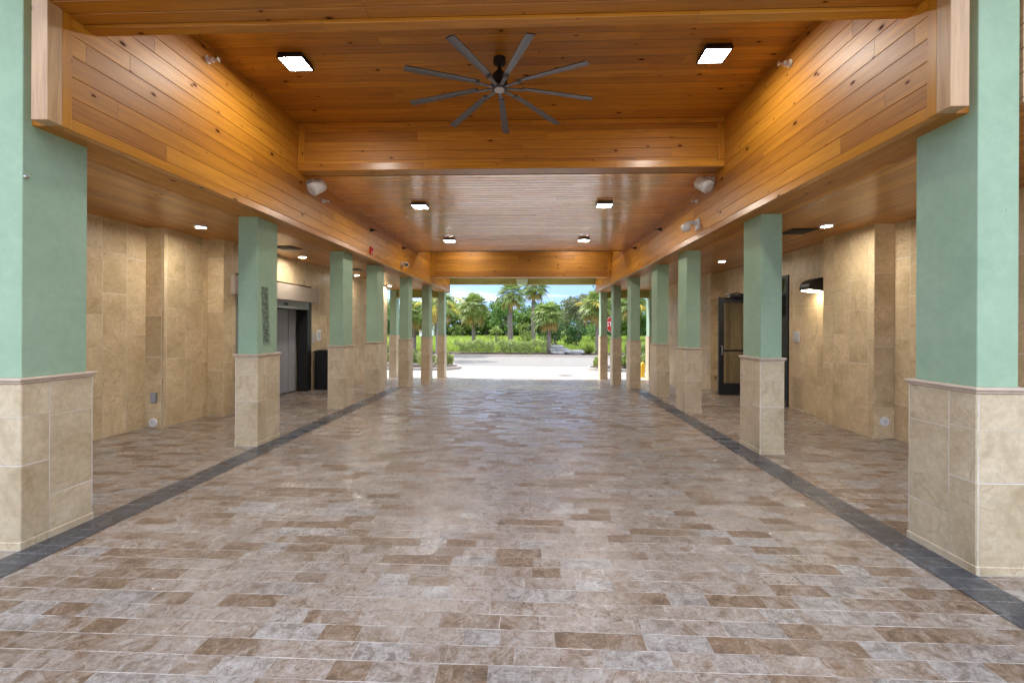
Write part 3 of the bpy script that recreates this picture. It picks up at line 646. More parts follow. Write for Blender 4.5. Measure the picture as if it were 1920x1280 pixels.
k = MB(); k.box(dx0 + 0.105, dx1 - 0.105, -0.004, 0.004, 1.015, H2 - 0.12); k.build('glass_pane', M['glassclear'], dr)
k = MB(); k.box(dx0 + 0.25, dx0 + 0.55, -0.06, 0.03, H2 + 0.001, H2 + 0.065, 0.01); k.tube([(dx0 + 0.1, -0.05, H2 + 0.03), (dx0 + 0.36, -0.07, H2 + 0.10), (dx0 + 0.62, -0.05, H2 + 0.03)], 0.015, 6); k.build('door_closer', M['black'], dr)
wd = empty('door_opening', (0, 0, 0)); tag(wd, 'dark doorway with black frame and glass transom in the right wall behind the second right column', 'doorway')
k = MB(); k.box(4.86, 4.95, 8.77, 8.83, 0, 2.5, 0.003); k.box(4.86, 4.95, 10.23, 10.29, 0, 2.5, 0.003); k.box(4.86, 4.95, 8.83, 10.23, 2.44, 2.5, 0.003); k.box(4.86, 4.95, 8.83, 10.23, 2.12, 2.19, 0.003); k.build('door_frame', M['black'], wd)
k = MB(); k.box(4.90, 4.908, 8.83, 10.23, 2.19, 2.44); k.build('transom_glass', M['glass'], wd)
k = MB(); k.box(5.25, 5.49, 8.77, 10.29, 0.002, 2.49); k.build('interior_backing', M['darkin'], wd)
r = empty('hose_bib', (4.82, 12.01, 0.20)); tag(r, 'small brass hose tap low on the pilaster left of the open glass door', 'tap')
k = MB(); k.tube([(0, 0, 0), (0, -0.05, 0), (0, -0.07, -0.03)], [0.016, 0.014, 0.012], 8); k.build('spout', M['bronze'], r, True)
k = MB(); k.lathe([(0.03, 0.0), (0.035, 0.006), (0.03, 0.012)], 12, Matrix.Translation((0, -0.04, 0.03))); k.build('valve_wheel', M['bronze'], r, True)

# wall lamp : quarter round hood
wl = empty('wall_lamp', (4.88, 7.80, 2.10)); tag(wl, 'lit dark bronze half round wall lamp on the right stone wall', 'wall lamp')
prof = [(0.0, 0.0), (0.0, 0.235)] + [(-0.05 - 0.24*math.sin(R(t)), 0.235 - 0.15*(1 - math.cos(R(t)))) for t in (0, 15, 30, 45, 60, 75, 90)] + [(-0.29, 0.05)]
k = MB(); k.prism([(p[0], p[1]) for p in prof] + [(-0.285, 0.035)], 'y', -0.135, 0.135); k.build('lamp_hood', M['bronze'], wl)
k = MB(); k.prism([(-0.06, -0.006), (-0.06, 0.004), (-0.27, 0.034), (-0.27, 0.024)], 'y', -0.115, 0.115); k.build('lamp_lens', M['lampwarm'], wl)

# ---------------------------------------------------------------- ceiling lights
def sq_light(x, y, zc, label, grp):
    r = empty('ceiling_light', (x, y, zc)); tag(r, label, 'ceiling light', grp)
    k = MB(); k.box(-0.125, 0.125, -0.125, 0.125, -0.034, -0.001, 0.004)
    for a0, a1, b0, b1 in ((-0.132, 0.132, -0.132, -0.119), (-0.132, 0.132, 0.119, 0.132), (-0.132, -0.1195, -0.1185, 0.1185), (0.1195, 0.132, -0.1185, 0.1185)): k.box(a0, a1, b0, b1, -0.056, -0.0345)
    k.build('light_housing', M['bronze'], r)
    k = MB(); k.box(-0.118, 0.118, -0.118, 0.118, -0.052, -0.0345, 0.003); k.build('light_diffuser', M['lamp'], r)
    return r
sq_light(-2.45, 4.62, ZH, 'large square lit ceiling light left of the fan', 'square ceiling lights')
sq_light(1.83, 4.62, ZH, 'large square lit ceiling light right of the fan', 'square ceiling lights')
sq_light(-1.93, 7.84, ZL, 'nearer left light of the four in the low central ceiling', 'square ceiling lights')
sq_light(1.26, 7.84, ZL, 'nearer right light of the four in the low central ceiling', 'square ceiling lights')
sq_light(-1.98, 11.0, ZL, 'farther left light of the four in the low central ceiling', 'square ceiling lights')
sq_light(1.28, 11.0, ZL, 'farther right light of the four in the low central ceiling', 'square ceiling lights')
for yy, nm in ((13.6, 'raised bay before the far cross beam'), (16.3, 'last bay at the road end, unseen and added as fill')):  # road-end pair is unseen, added as fill light for the last bay
    sq_light(-1.95, yy, ZH, 'left square ceiling light up in the ' + nm, 'square ceiling lights')
    sq_light(1.30, yy, ZH, 'right square ceiling light up in the ' + nm, 'square ceiling lights')
def downlight(x, y, label):
    r = empty('downlight', (x, y, ZA)); tag(r, label, 'downlight', 'round aisle downlights')
    k = MB(); k.lathe([(0.085, -0.001), (0.09, -0.014), (0.082, -0.030), (0.066, -0.030), (0.064, -0.018), (0.0, -0.018)], 24); k.build('light_trim', M['white'], r, True)
    k = MB(); k.lathe([(0.062, -0.0185), (0.05, -0.024), (0.0, -0.027)], 24); k.build('light_lens', M['downlamp'], r, True)
downlight(-4.71, 6.29, 'nearest lit downlight in the left aisle ceiling, between the first two left columns')
downlight(-4.66, 9.08, 'lit downlight in the left aisle ceiling above the sliding door')
downlight(-4.80, 12.36, 'lit downlight in the left aisle ceiling between the third and fourth columns')
downlight(-4.92, 15.68, 'farthest lit downlight in the left aisle ceiling')
downlight(4.06, 6.40, 'nearest lit downlight in the right aisle ceiling, above the wall lamp')
downlight(4.05, 9.76, 'farther lit downlight in the right aisle ceiling, left of the second right column')
def vent(x, y, label):
    r = empty('ceiling_speaker', (x, y, ZA)); tag(r, label, 'ceiling vent', 'dark square ceiling vents')
    k = MB(); k.box(-0.19, 0.19, -0.19, 0.19, -0.012, -0.001, 0.003); k.build('vent_frame', M['bronze'], r)
    k = MB()
    for i in range(7): k.box(-0.15, 0.15, -0.14 + i*0.043, -0.115 + i*0.043, -0.020, -0.0125, 0.002)
    k.build('vent_grille', M['black'], r)
vent(-4.44, 8.10, 'dark square vent in the left aisle ceiling beside the downlight over the door')
vent(-4.44, 11.24, 'dark square vent in the left aisle ceiling beyond the third column')
vent(3.93, 6.83, 'dark square vent in the right aisle ceiling beside the nearest downlight')

# ---------------------------------------------------------------- ceiling fan
fan = empty('ceiling_fan', (-0.33, 4.68, ZH)); tag(fan, 'large nine blade dark metal ceiling fan hanging in the raised ceiling bay', 'ceiling fan')
k = MB(); k.lathe([(0.0, 0), (0.062, 0), (0.064, -0.05), (0.058, -0.065), (0.02, -0.078), (0.0, -0.078)], 28); k.build('ceiling_mount', M['black'], fan, True)
k = MB(); k.cyl((0, 0, -0.07), (0, 0, -0.13), 0.014, n=16); k.build('downrod', M['black'], fan, True)
k = MB(); k.lathe([(0.0, -0.10), (0.02, -0.102), (0.035, -0.135), (0.07, -0.165), (0.082, -0.20), (0.082, -0.27), (0.06, -0.285), (0.0, -0.285)], 32); k.build('motor_housing', M['black'], fan, True)
k = MB(); k.lathe([(0.0, -0.286), (0.085, -0.286), (0.088, -0.302), (0.075, -0.316), (0.0, -0.316)], 32); hub = k.build('fan_hub', M['black'], fan, True)
k = MB(); k.lathe([(0.05, -0.317), (0.052, -0.332), (0.046, -0.338), (0.0, -0.338)], 32); k.build('hub_cap', M['offwhite'], hub, True)
blade = None
for i in range(9):
    ang = R(9 + 40 * i)
    if blade is None:
        k = MB()
        # slightly cambered narrow blade with drop at the tip
        secs = [(0.235, 0.030), (0.50, 0.036), (0.80, 0.041), (0.985, 0.041)]
        T = []
        for rr, hw in secs:
            z = -0.302 - 0.075 * (rr - 0.235)
            T.append([k.bm.verts.new(Vector((rr, yy, z + zz2))) for yy, zz2 in ((-hw, -0.004), (-hw*0.4, 0.001), (hw*0.4, 0.003), (hw, 0.003), (hw, 0.012), (hw*0.4, 0.013), (-hw*0.4, 0.011), (-hw, 0.005))])
        for a in range(3):
            for q in range(8): k.bm.faces.new((T[a][q], T[a][(q+1) % 8], T[a+1][(q+1) % 8], T[a+1][q]))
        k.bm.faces.new(T[0]); k.bm.faces.new(T[-1][::-1])
        blade = k.build('fan_blade', M['fanmetal'], fan, False)
        k = MB(); k.prism([(0.07, -0.017), (0.07, 0.017), (0.255, 0.022), (0.255, -0.022)], 'z', -0.316, -0.308); k.box(0.228, 0.236, -0.030, 0.030, -0.322, -0.305, 0.001)
        br = k.build('blade_bracket', M['fanmetal'], blade)
        o = blade
    else:
        o = blade.copy(); col.objects.link(o); o.parent = fan
        c = br.copy(); col.objects.link(c); c.parent = o
    o.rotation_euler = (0, 0, ang)

# ---------------------------------------------------------------- devices on the beams
def horn(x, y, z, side, label):
    r = empty('loudspeaker', (x, y, z), 0); tag(r, label, 'loudspeaker', 'white cylinder loudspeakers')
    T = Matrix.Translation((-side * 0.13, 0, -0.02)) @ Matrix.Rotation(R(-52) , 4, 'X') @ Matrix.Rotation(R(-side * 18), 4, 'Y')
    k = MB(); k.lathe([(0.0, -0.11), (0.075, -0.11), (0.09, -0.10), (0.094, 0.09), (0.088, 0.10), (0.0, 0.10)], 32, T); k.build('speaker_body', M['white'], r, True)
    k = MB(); k.lathe([(0.0, -0.128), (0.05, -0.128), (0.07, -0.1105), (0.0, -0.1102)], 24, T); k.build('speaker_cap', M['offwhite'], r, True)
    k = MB(); a, b_ = sorted((0.0, -side * 0.012)); k.box(a, b_, -0.05, 0.05, -0.03, 0.07, 0.003); k.tube([(-side*0.01, 0, 0.05), (-side*0.07, 0.0, 0.085), (-side*0.13, 0.0, 0.07)], 0.012, 8); k.build('wall_bracket', M['offwhite'], r)
horn(-3.19, 6.37, 3.50, -1, 'white cylindrical loudspeaker on the left beam below the middle cross beam')
horn(2.55, 6.45, 3.52, 1, 'white cylindrical loudspeaker on the right beam below the middle cross beam')
def sprinkler(x, y, z, side, label, white=True, s=1.0):
    r = empty('sprinkler_head', (x, y, z)); tag(r, label, 'sprinkler', 'sprinkler heads on the long beams')
    T = Matrix.Rotation(R(-90 * side), 4, 'Y') @ Matrix.Scale(s, 4)
    m = M['white'] if white else M['bronze']
    k = MB(); k.lathe([(0.035, 0.0), (0.04, 0.01), (0.026, 0.02), (0.026, 0.06), (0.016, 0.066)], 16, T); k.build('collar', m, r, True)
    k = MB(); k.lathe([(0.010, 0.06), (0.010, 0.085), (0.005, 0.095)], 10, T)
    for sg in (-1, 1): k.tube([T @ Vector((0, sg*0.010, 0.07)), T @ Vector((0, sg*0.022, 0.085)), T @ Vector((0, sg*0.006, 0.115))], 0.0035*s, 6)
    k.lathe([(0.024, 0.112), (0.024, 0.116)], 12, T); k.build('deflector', M['chrome'] if white else m, r)
sprinkler(-3.19, 4.34, 4.11, -1, 'white sprinkler head high on the left beam, left of the fan')
sprinkler(2.55, 4.57, 4.10, 1, 'white sprinkler head high on the right beam, right of the fan')
sprinkler(-3.19, 6.83, 3.41, -1, 'small sprinkler head on the left beam just past the loudspeaker', True, 0.8)
sprinkler(2.55, 7.04, 3.43, 1, 'small sprinkler head on the right beam just past the loudspeaker', True, 0.8)
sprinkler(-3.19, 8.92, 3.41, -1, 'dark sprinkler head on the left beam above the red fire strobe', False)
sprinkler(2.55, 8.96, 3.41, 1, 'dark sprinkler head on the right beam beyond the white dome camera', False)
sprinkler(-3.19, 11.17, 3.44, -1, 'farthest dark sprinkler head on the left beam near the end of the low ceiling', False)
sprinkler(2.55, 11.06, 3.41, 1, 'farthest dark sprinkler head on the right beam near the end of the low ceiling', False)
r = empty('fire_strobe', (-3.19, 8.92, 3.0)); tag(r, 'small red fire alarm strobe on the left beam', 'fire alarm')
k = MB(); k.box(0, 0.035, -0.06, 0.06, -0.075, 0.075, 0.006); k.build('strobe_box', M['red'], r)
k = MB(); k.box(0.0355, 0.06, -0.03, 0.03, 0.0, 0.05, 0.008); k.build('strobe_lens', M['red'], r)
r = empty('security_camera', (2.55, 7.0, 3.06)); tag(r, 'white dome security camera on an arm on the right beam', 'camera')
k = MB(); k.box(-0.03, 0.0, -0.07, 0.07, -0.08, 0.09, 0.004); k.tube([(-0.02, 0, 0.02), (-0.12, 0, 0.03), (-0.18, 0.0, 0.01)], [0.03, 0.028, 0.035], 12); k.build('mount_arm', M['offwhite'], r, True)
k = MB(); k.lathe([(0.0, 0.04), (0.06, 0.035), (0.075, 0.0), (0.072, -0.035), (0.05, -0.065), (0.0, -0.08)], 24, Matrix.Translation((-0.19, 0, -0.03))); k.build('camera_dome', M['white'], r, True)
r = empty('security_camera', (-3.19, 11.1, 3.03)); tag(r, 'white bullet security camera with dark lens on the left beam', 'camera')
k = MB(); k.box(0, 0.03, -0.06, 0.06, -0.06, 0.06, 0.004); k.tube([(0.02, 0, 0), (0.09, -0.02, -0.01)], 0.02, 10); k.build('mount_arm', M['offwhite'], r, True)
k = MB(); k.cyl((0.08, 0.10, 0.02), (0.16, -0.10, -0.03), 0.055, 0.05, 20); bd = k.build('camera_body', M['white'], r, True)
k = MB(); k.cyl((0.16, -0.101, -0.0303), (0.164, -0.112, -0.033), 0.036, 0.034, 16); k.build('camera_lens', M['black'], bd, True)

# ---------------------------------------------------------------- outside: islands, hydrant, sign, manhole
def shrub(name, x, y, z, r, h, n, m, label, cat, group=None, leaf=0.09):
    V = []; Fc = []
    rnd = random.Random(int(abs(x*131 + y*17)))
    root = empty(name, (x, y, z)); tag(root, label, cat, group)
    k = MB()
    for q in range(5):
        a = rnd.uniform(0, 6.28); k.tube([(0.02*math.cos(a), 0.02*math.sin(a), -0.05), (r*0.4*math.cos(a), r*0.4*math.sin(a), h*0.7)], [0.014, 0.006], 5)
    k.build('stem', M['bark'], root)
    for i in range(n):
        a = rnd.uniform(0, 6.28); rr = r * math.sqrt(rnd.random()) * (0.75 + 0.25*math.sin(a*3)); zc = h * (0.15 + 0.85*rnd.random()) * (1 - 0.45*(rr/r)**2)
        c = Vector((rr*math.cos(a), rr*math.sin(a), zc)); out = Vector((c.x, c.y, 0.4 + rnd.random())).normalized()
        d = (out + Vector((rnd.uniform(-.7, .7), rnd.uniform(-.7, .7), rnd.uniform(-.4, .5)))).normalized(); s_ = d.orthogonal().normalized() * leaf * 0.28
        L = leaf * rnd.uniform(0.7, 1.4); b0 = len(V)
        V += [c, c + d*L*0.5 + s_, c + d*L, c + d*L*0.5 - s_]; Fc.append((b0, b0+1, b0+2, b0+3))
    rawmesh('foliage', V, Fc, m, root); return root
def island(x0, x1, y0, y1, label, rightround):
    root = empty('planter_island', (0, 0, 0)); tag(root, label, 'planting island', 'kerbed planting islands')
    n = 14; rad = (y1 - y0) / 2; cyy = (y0 + y1) / 2
    def outline(ins):
        rr = rad - ins; pts = []
        if rightround:
            pts += [(x0, cyy - rr)] + [(x1 - rad + rr*math.sin(math.pi*i/n), cyy - rr*math.cos(math.pi*i/n)) for i in range(n+1)] + [(x0, cyy + rr)]
        else:
            pts += [(x1, cyy + rr)] + [(x0 + rad - rr*math.sin(math.pi*i/n), cyy + rr*math.cos(math.pi*i/n)) for i in range(n+1)] + [(x1, cyy - rr)]
        return pts
    k = MB(); o1, o2 = outline(0), outline(0.15)
    bm = k.bm; m_ = len(o1)
    A = [bm.verts.new((*p, -0.60)) for p in o1]; B = [bm.verts.new((*p, -0.44)) for p in o1]; C_ = [bm.verts.new((*p, -0.43)) for p in o2]; D = [bm.verts.new((*p, -0.60)) for p in o2]
    for i in range(m_-1):
        for P_, Q in ((A, B), (B, C_), (C_, D)): bm.faces.new((P_[i], P_[i+1], Q[i+1], Q[i]))
    k.build('kerb_ring', M['kerb'], root)
    k = MB(); k.prism(outline(0.15), 'z', -0.60, -0.47); k.build('mulch_bed', M['mulch'], root)
island(-14, -3.35, 20.9, 23.1, 'kerbed planting island at the left of the road end, its rounded nose reaching the drive', True)
island(2.72, 14, 20.9, 23.1, 'kerbed planting island at the right of the road end, its rounded nose reaching the drive', False)
for i, (x, y, s_) in enumerate([(-4.15, 21.9, 1.0), (-5.0, 21.6, 1.1), (-6.0, 22.1, 1.2), (-7.3, 21.7, 1.2), (-8.6, 22.1, 1.3), (-10.2, 21.8, 1.2)]):
    shrub('shrub', x, y, -0.47, 0.38*s_, 0.62*s_, 420, M['hedge'], ['small leafy shrub at the nose of the left island, right of the last left column', 'leafy shrub on the left island seen left of the last left column', 'bushy shrub on the left island seen between the sixth and seventh left columns', 'bushy shrub on the left island seen between the fifth and sixth left columns', 'bushy shrub on the left island, second from its left end', 'leftmost bushy shrub on the left island'][i], 'shrub', 'shrubs on the islands', 0.2)
for i, (x, y, s_) in enumerate([(3.35, 22.0, 0.8), (4.5, 21.8, 1.0), (5.6, 22.1, 1.1), (6.6, 21.8, 1.4), (8.0, 22.0, 1.2)]):
    shrub('shrub', x, y, -0.47, 0.36*s_, 0.50*s_, 380, M['hedge'], ['small spiky shrub at the nose of the right island, left of the last right column', 'shrub on the right island below the stop sign', 'shrub on the right island behind the sixth right column', 'tall shrub on the right island beside the yellow hydrant', 'rightmost shrub on the right island'][i], 'shrub', 'shrubs on the islands', 0.2)
mh = tag(MB().cyl((1.48, 19.2, -0.546), (1.48, 19.2, -0.538), 0.33, n=40).build('manhole_cover', M['road']), 'round grey manhole cover in the pale concrete apron', 'manhole cover')
hy = empty('fire_hydrant', (4.60, 18.75, -0.55)); tag(hy, 'yellow fire hydrant beyond the fourth right column', 'hydrant')
k = MB(); k.lathe([(0.13, 0), (0.13, 0.03), (0.09, 0.035), (0.09, 0.42), (0.115, 0.43), (0.115, 0.47), (0.10, 0.48), (0.095, 0.54), (0.06, 0.60), (0.02, 0.62), (0.02, 0.66), (0.0, 0.66)], 24); k.build('hydrant_body', M['yellow'], hy, True)
for dx_, dy_ in ((1, 0), (-1, 0), (0, -1)):
    k = MB(); k.cyl((dx_*0.08, dy_*0.08, 0.35), (dx_*0.155, dy_*0.155, 0.35), 0.05 if dy_ else 0.038, n=14); k.build('outlet_cap', M['yellow'], hy, True)

def text_mesh(body, size, m, parent, loc, rot, name='lettering'):
    cu = bpy.data.curves.new(name, 'FONT'); cu.body = body; cu.size = size; cu.align_x = 'CENTER'; cu.align_y = 'CENTER'; cu.extrude = 0.002; cu.offset = size * 0.012
    o = bpy.data.objects.new(name, cu); col.objects.link(o)
    dg = bpy.context.evaluated_depsgraph_get(); me = bpy.data.meshes.new_from_object(o.evaluated_get(dg))
    bpy.data.objects.remove(o); me.materials.clear(); me.materials.append(m)
    o = bpy.data.objects.new(name, me); col.objects.link(o); o.parent = parent; o.location = loc; o.rotation_euler = rot
    return o
ss = empty('stop_sign', (4.02, 22.3, -0.47)); tag(ss, 'red octagonal stop sign on a post between the last two right columns', 'stop sign')
k = MB(); k.box(-0.03, 0.03, 0.01, 0.05, 0, 2.5, 0.004); k.build('sign_post', M['alu'], ss)
def octo(r_, z, a, b_, m, nm):
    k = MB(); k.prism([(r_*math.cos(R(22.5 + 45*i)), z + r_*math.sin(R(22.5 + 45*i))) for i in range(8)], 'y', a, b_); return k.build(nm, m, ss)
octo(0.40, 2.10, -0.001, 0.005, M['white'], 'sign_border'); octo(0.378, 2.10, -0.006, -0.0015, M['red'], 'sign_face')
tx = text_mesh('STOP', 0.33, M['white'], ss, (0, -0.010, 2.09), (R(90), 0, 0)); tx.scale = (0.78, 1.0, 1.0)

# rocks / stacked stones
def rock(x, y, z, sx, sy, sz, seed, label):
    rnd = random.Random(seed); k = MB()
    bmesh.ops.create_icosphere(k.bm, subdivisions=3, radius=1.0)
    ph = [rnd.uniform(0, 6) for _ in range(6)]
    for v in k.bm.verts:
        c = v.co; f = 1 + 0.10*math.sin(c.x*3+ph[0]) + 0.09*math.sin(c.y*4+ph[1]) + 0.07*math.sin(c.z*5+ph[2]) + 0.04*math.sin(c.x*9+ph[3])*math.sin(c.y*8+ph[4])
        q = Vector((max(-0.8, min(0.8, c.x)), max(-0.8, min(0.8, c.y)), max(-0.6, min(0.6, c.z)))) * f
        v.co = Vector((q.x*sx, q.y*sy, q.z*sz))
    o = k.build('boulder', M['rock'], None, True); o.location = (x, y, z); tag(o, label, 'boulder', 'grey flat boulders by the road'); return o
rock(2.1, 33.6, -0.28, 0.95, 0.6, 0.28, 1, 'left flat grey boulder just right of the hedge')
rock(3.15, 33.2, -0.36, 0.85, 0.6, 0.28, 2, 'right flat grey boulder beside the spiky bush')
rock(1.95, 34.3, 0.02, 0.70, 0.5, 0.16, 3, 'upper pale slab boulder lying on the ones right of the hedge')

# pale kiosk far left
kb = empty('utility_cabinet', (-14.2, 62, 0.0)); tag(kb, 'pale blue grey cabinet across the field seen between the fifth and sixth left columns', 'cabinet')
k = MB(); k.box(-1.0, 1.0, -0.5, 0.5, -0.2, 1.9, 0.03); k.build('cabinet_body', M['white'], kb)
k = MB(); k.box(-1.08, 1.08, -0.58, 0.58, 1.9, 2.0, 0.02); k.build('cabinet_roof', M['offwhite'], kb)

# hedge
def leafcloud(pts, leaf, rnd, up=0.3):
    V = []; Fc = []
    for c in pts:
        d = Vector((rnd.gauss(0, 1), rnd.gauss(0, 1), rnd.gauss(0, 1) + up)).normalized(); s_ = d.cross(Vector((rnd.gauss(0, 1), rnd.gauss(0, 1), rnd.gauss(0, 1)))).normalized()
        L = leaf * rnd.uniform(0.6, 1.4); w = L * 0.33; b0 = len(V)
        V += [c, c + d*L*0.45 + s_*w, c + d*L, c + d*L*0.45 - s_*w]; Fc.append((b0, b0+1, b0+2, b0+3))
    return V, Fc
def hedge(x0, x1, y, z, h, d, label):
    rnd = random.Random(int(x0*7)); root = empty('hedge', ((x0+x1)/2, y, z)); tag(root, label, 'hedge', 'clipped hedges across the road')
    pts = []; w = x1 - x0
    for i in range(int(w * 900)):
        x = rnd.uniform(-w/2, w/2); top = h * (0.86 + 0.10*math.sin(x*2.9) + 0.07*math.sin(x*7.7+1)); zc = top * rnd.random()**0.6
        if math.sin(x*2.1 + 2) > 0.90 and zc < h*0.55: continue
        a = rnd.uniform(0, 6.28); rr = (0.6 + 0.4*rnd.random())
        pts.append(Vector((x, d/2*rr*math.sin(a), zc)))
    V, Fc = leafcloud(pts, 0.11, rnd, 0.6); rawmesh('foliage', V, Fc, M['hedge'], root)
    k = MB(); k.tube([(-w/2 + 0.2, 0, -0.03), (0, 0, 0.10), (w/2 - 0.2, 0, -0.03)], 0.03, 6); k.build('woody_base', M['bark'], root)
hedge(-5.6, 1.15, 33.2, -0.48, 1.05, 1.0, 'low clipped hedge across the road below the palms')
hedge(-19.0, -10.5, 33.6, -0.48, 0.75, 1.0, 'low clipped hedge far left across the road, seen between the left columns')
hedge(7.0, 14.0, 33.6, -0.48, 0.8, 1.0, 'low clipped hedge right across the road, seen between the right columns')

# ---------------------------------------------------------------- palms
def frond(rnd, d, L, droop, V, Fc, fan_r):
    """costapalmate frond: petiole then a fan of drooping leaflets"""
    up = Vector((0, 0, 1)); side = d.cross(up)
    side = Vector((1, 0, 0)) if side.length < 1e-3 else side.normalized()
    nrm = side.cross(d).normalized(); e = d * L; e.z -= droop * L * 0.3
    w = 0.022; b0 = len(V)
    V += [side*w, -side*w, e - side*w*0.6, e + side*w*0.6]; Fc.append((b0, b0+1, b0+2, b0+3))
    dd = (e - Vector((0, 0, droop*0.35*L))).normalized(); nl = 17
    for i in range(nl):
        a = R(-105 + 210*i/(nl-1)); ll = fan_r * (1.0 - 0.30*abs(a)/R(105)) * rnd.uniform(0.85, 1.1)
        v = (dd*math.cos(a) + side*math.sin(a) + nrm*(0.20*abs(math.sin(a)))).normalized()
        m1 = e + v*ll*0.55; t = e + v*ll + Vector((0, 0, -ll*(0.12 + 0.3*droop*rnd.random()))); sw = v.cross(nrm).normalized() * ll * 0.065
        b0 = len(V); V += [e, m1 + sw, t, m1 - sw]; Fc.append((b0, b0+1, b0+2, b0+3))
def palm(x, y, z, h, cr, n, label, seed, bend=0.0, old=5, yellow=0, tr=0.15, group='cabbage palms beyond the road'):
    rnd = random.Random(seed); root = empty('palm_tree', (x, y, z)); tag(root, label, 'palm tree', group)
    pts = []; rad = []
    for i in range(15):
        t = i/14; pts.append((bend*math.sin(t*3.0), 0.1*math.sin(t*2.2 + seed), -0.1 + t*(h + 0.1))); rad.append(tr*(1.15 - 0.2*t) * (1 + 0.05*math.sin(i*2.3)))
    rad[0] *= 1.25; k = MB(); k.tube(pts, rad, 12); tk = k.build('trunk', M['bark'], root, True)
    top = Vector(pts[-1])
    # leaf bases
    k = MB(); bl = 0.95
    for i in range(46):
        a = i*2.4; zz_ = top.z - bl + bl*i/46; t = max(0, min(1, (zz_ + 0.1)/(h + 0.1))); cx = bend*math.sin(t*3.0)
        p0 = Vector((cx + tr*0.8*math.cos(a), tr*0.8*math.sin(a), zz_)); p1 = p0 + Vector((0.13*math.cos(a), 0.13*math.sin(a), 0.22))
        k.tube([p0, p1], [0.05, 0.018], 5)
    k.build('leaf_bases', M['boot'], tk)
    cr *= 1.32; n = int(n*1.7)
    for nm, cnt, m in (('frond_crown', n, M['frond']), ('dead_fronds', old, M['frondold']), ('yellow_fronds', yellow, M['frondyellow'])):
        V = []; Fc = []
        for i in range(cnt):
            a = i*2.39996 + rnd.uniform(-.2, .2)
            if nm == 'frond_crown': el = R(74 - 98 * ((i + 0.5)/cnt)**0.85 + rnd.uniform(-8, 8)); L = cr*rnd.uniform(0.30, 0.52)
            elif nm == 'dead_fronds': el = R(rnd.uniform(-62, -35)); L = cr*0.42
            else: el = R(rnd.uniform(-15, 35)); L = cr*0.75
            d = Vector((math.cos(a)*math.cos(el), math.sin(a)*math.cos(el), math.sin(el)))
            b0 = len(V); frond(rnd, d, L, 0.6 + 0.5*rnd.random(), V, Fc, cr*rnd.uniform(0.40, 0.50))
            for q in range(b0, len(V)): V[q] = V[q] + top
        if cnt: rawmesh(nm, V, Fc, m, root)
    return root
palm(-4.77, 38, -0.4, 3.55, 1.45, 40, 'short round headed palm standing left behind the low hedge', 1, old=6)
palm(-1.50, 36, -0.4, 4.55, 1.25, 34, 'tall palm left of centre with a frond cluster drooping on its left', 2, bend=-0.10, old=5, tr=0.19)
palm(0.40, 40, -0.4, 5.45, 1.35, 34, 'tallest slender palm at the centre, its head cut by the lintel', 3, bend=-0.18, old=6)
palm(1.33, 33.9, -0.45, 3.0, 1.25, 40, 'short palm at the right end of the low hedge', 4, bend=0.06, old=8, tr=0.15)
palm(4.95, 33.6, -0.45, 3.6, 1.4, 34, 'palm at the right edge of the opening by the last right column', 5, old=7, yellow=3)
palm(-8.80, 34, -0.45, 3.0, 1.35, 34, 'palm seen between the fifth and sixth left columns', 6, old=8)
palm(-6.55, 31.9, -0.45, 3.6, 1.4, 34, 'palm close behind the last left column', 7, old=6)
palm(8.2, 37, -0.4, 4.0, 1.4, 34, 'palm right of the stop sign across the road', 8, old=5, yellow=3)
palm(-12.6, 36, -0.4, 3.6, 1.4, 34, 'palm farthest left across the road', 9, old=6)
# frond spray arching in from the left beside the opening
palm(-5.55, 27.4, -0.45, 3.45, 1.15, 8, 'yellowing palm partly hidden by the last left column, its fronds arching into the opening', 10, old=3, yellow=8, tr=0.10)
# hanging cluster beside the tall palm
V = []; Fc = []; rnd = random.Random(5)
for i in range(7):
    b0 = len(V); frond(rnd, Vector((-0.5, rnd.uniform(-.3, .3), -0.6 + 0.2*rnd.random())).normalized(), 0.25, 1.0, V, Fc, 0.62)
    for q in range(b0, len(V)): V[q] = V[q] + Vector((-2.35, 36, 3.95))
pc = bpy.data.objects
cl = rawmesh('hanging_frond', V, Fc, M['frond'])
k = MB(); k.tube([(-1.66, 36, 4.1), (-2.05, 36, 4.25), (-2.38, 36, 3.95)], 0.02, 6)
st = k.build('frond_stalk', M['boot'])
pt = [o for o in bpy.data.objects if o.get('label', '').startswith('tall palm left of centre')][0]
for o in (cl, st):
    o.parent = pt; o.location = (1.50, -36, 0.4)

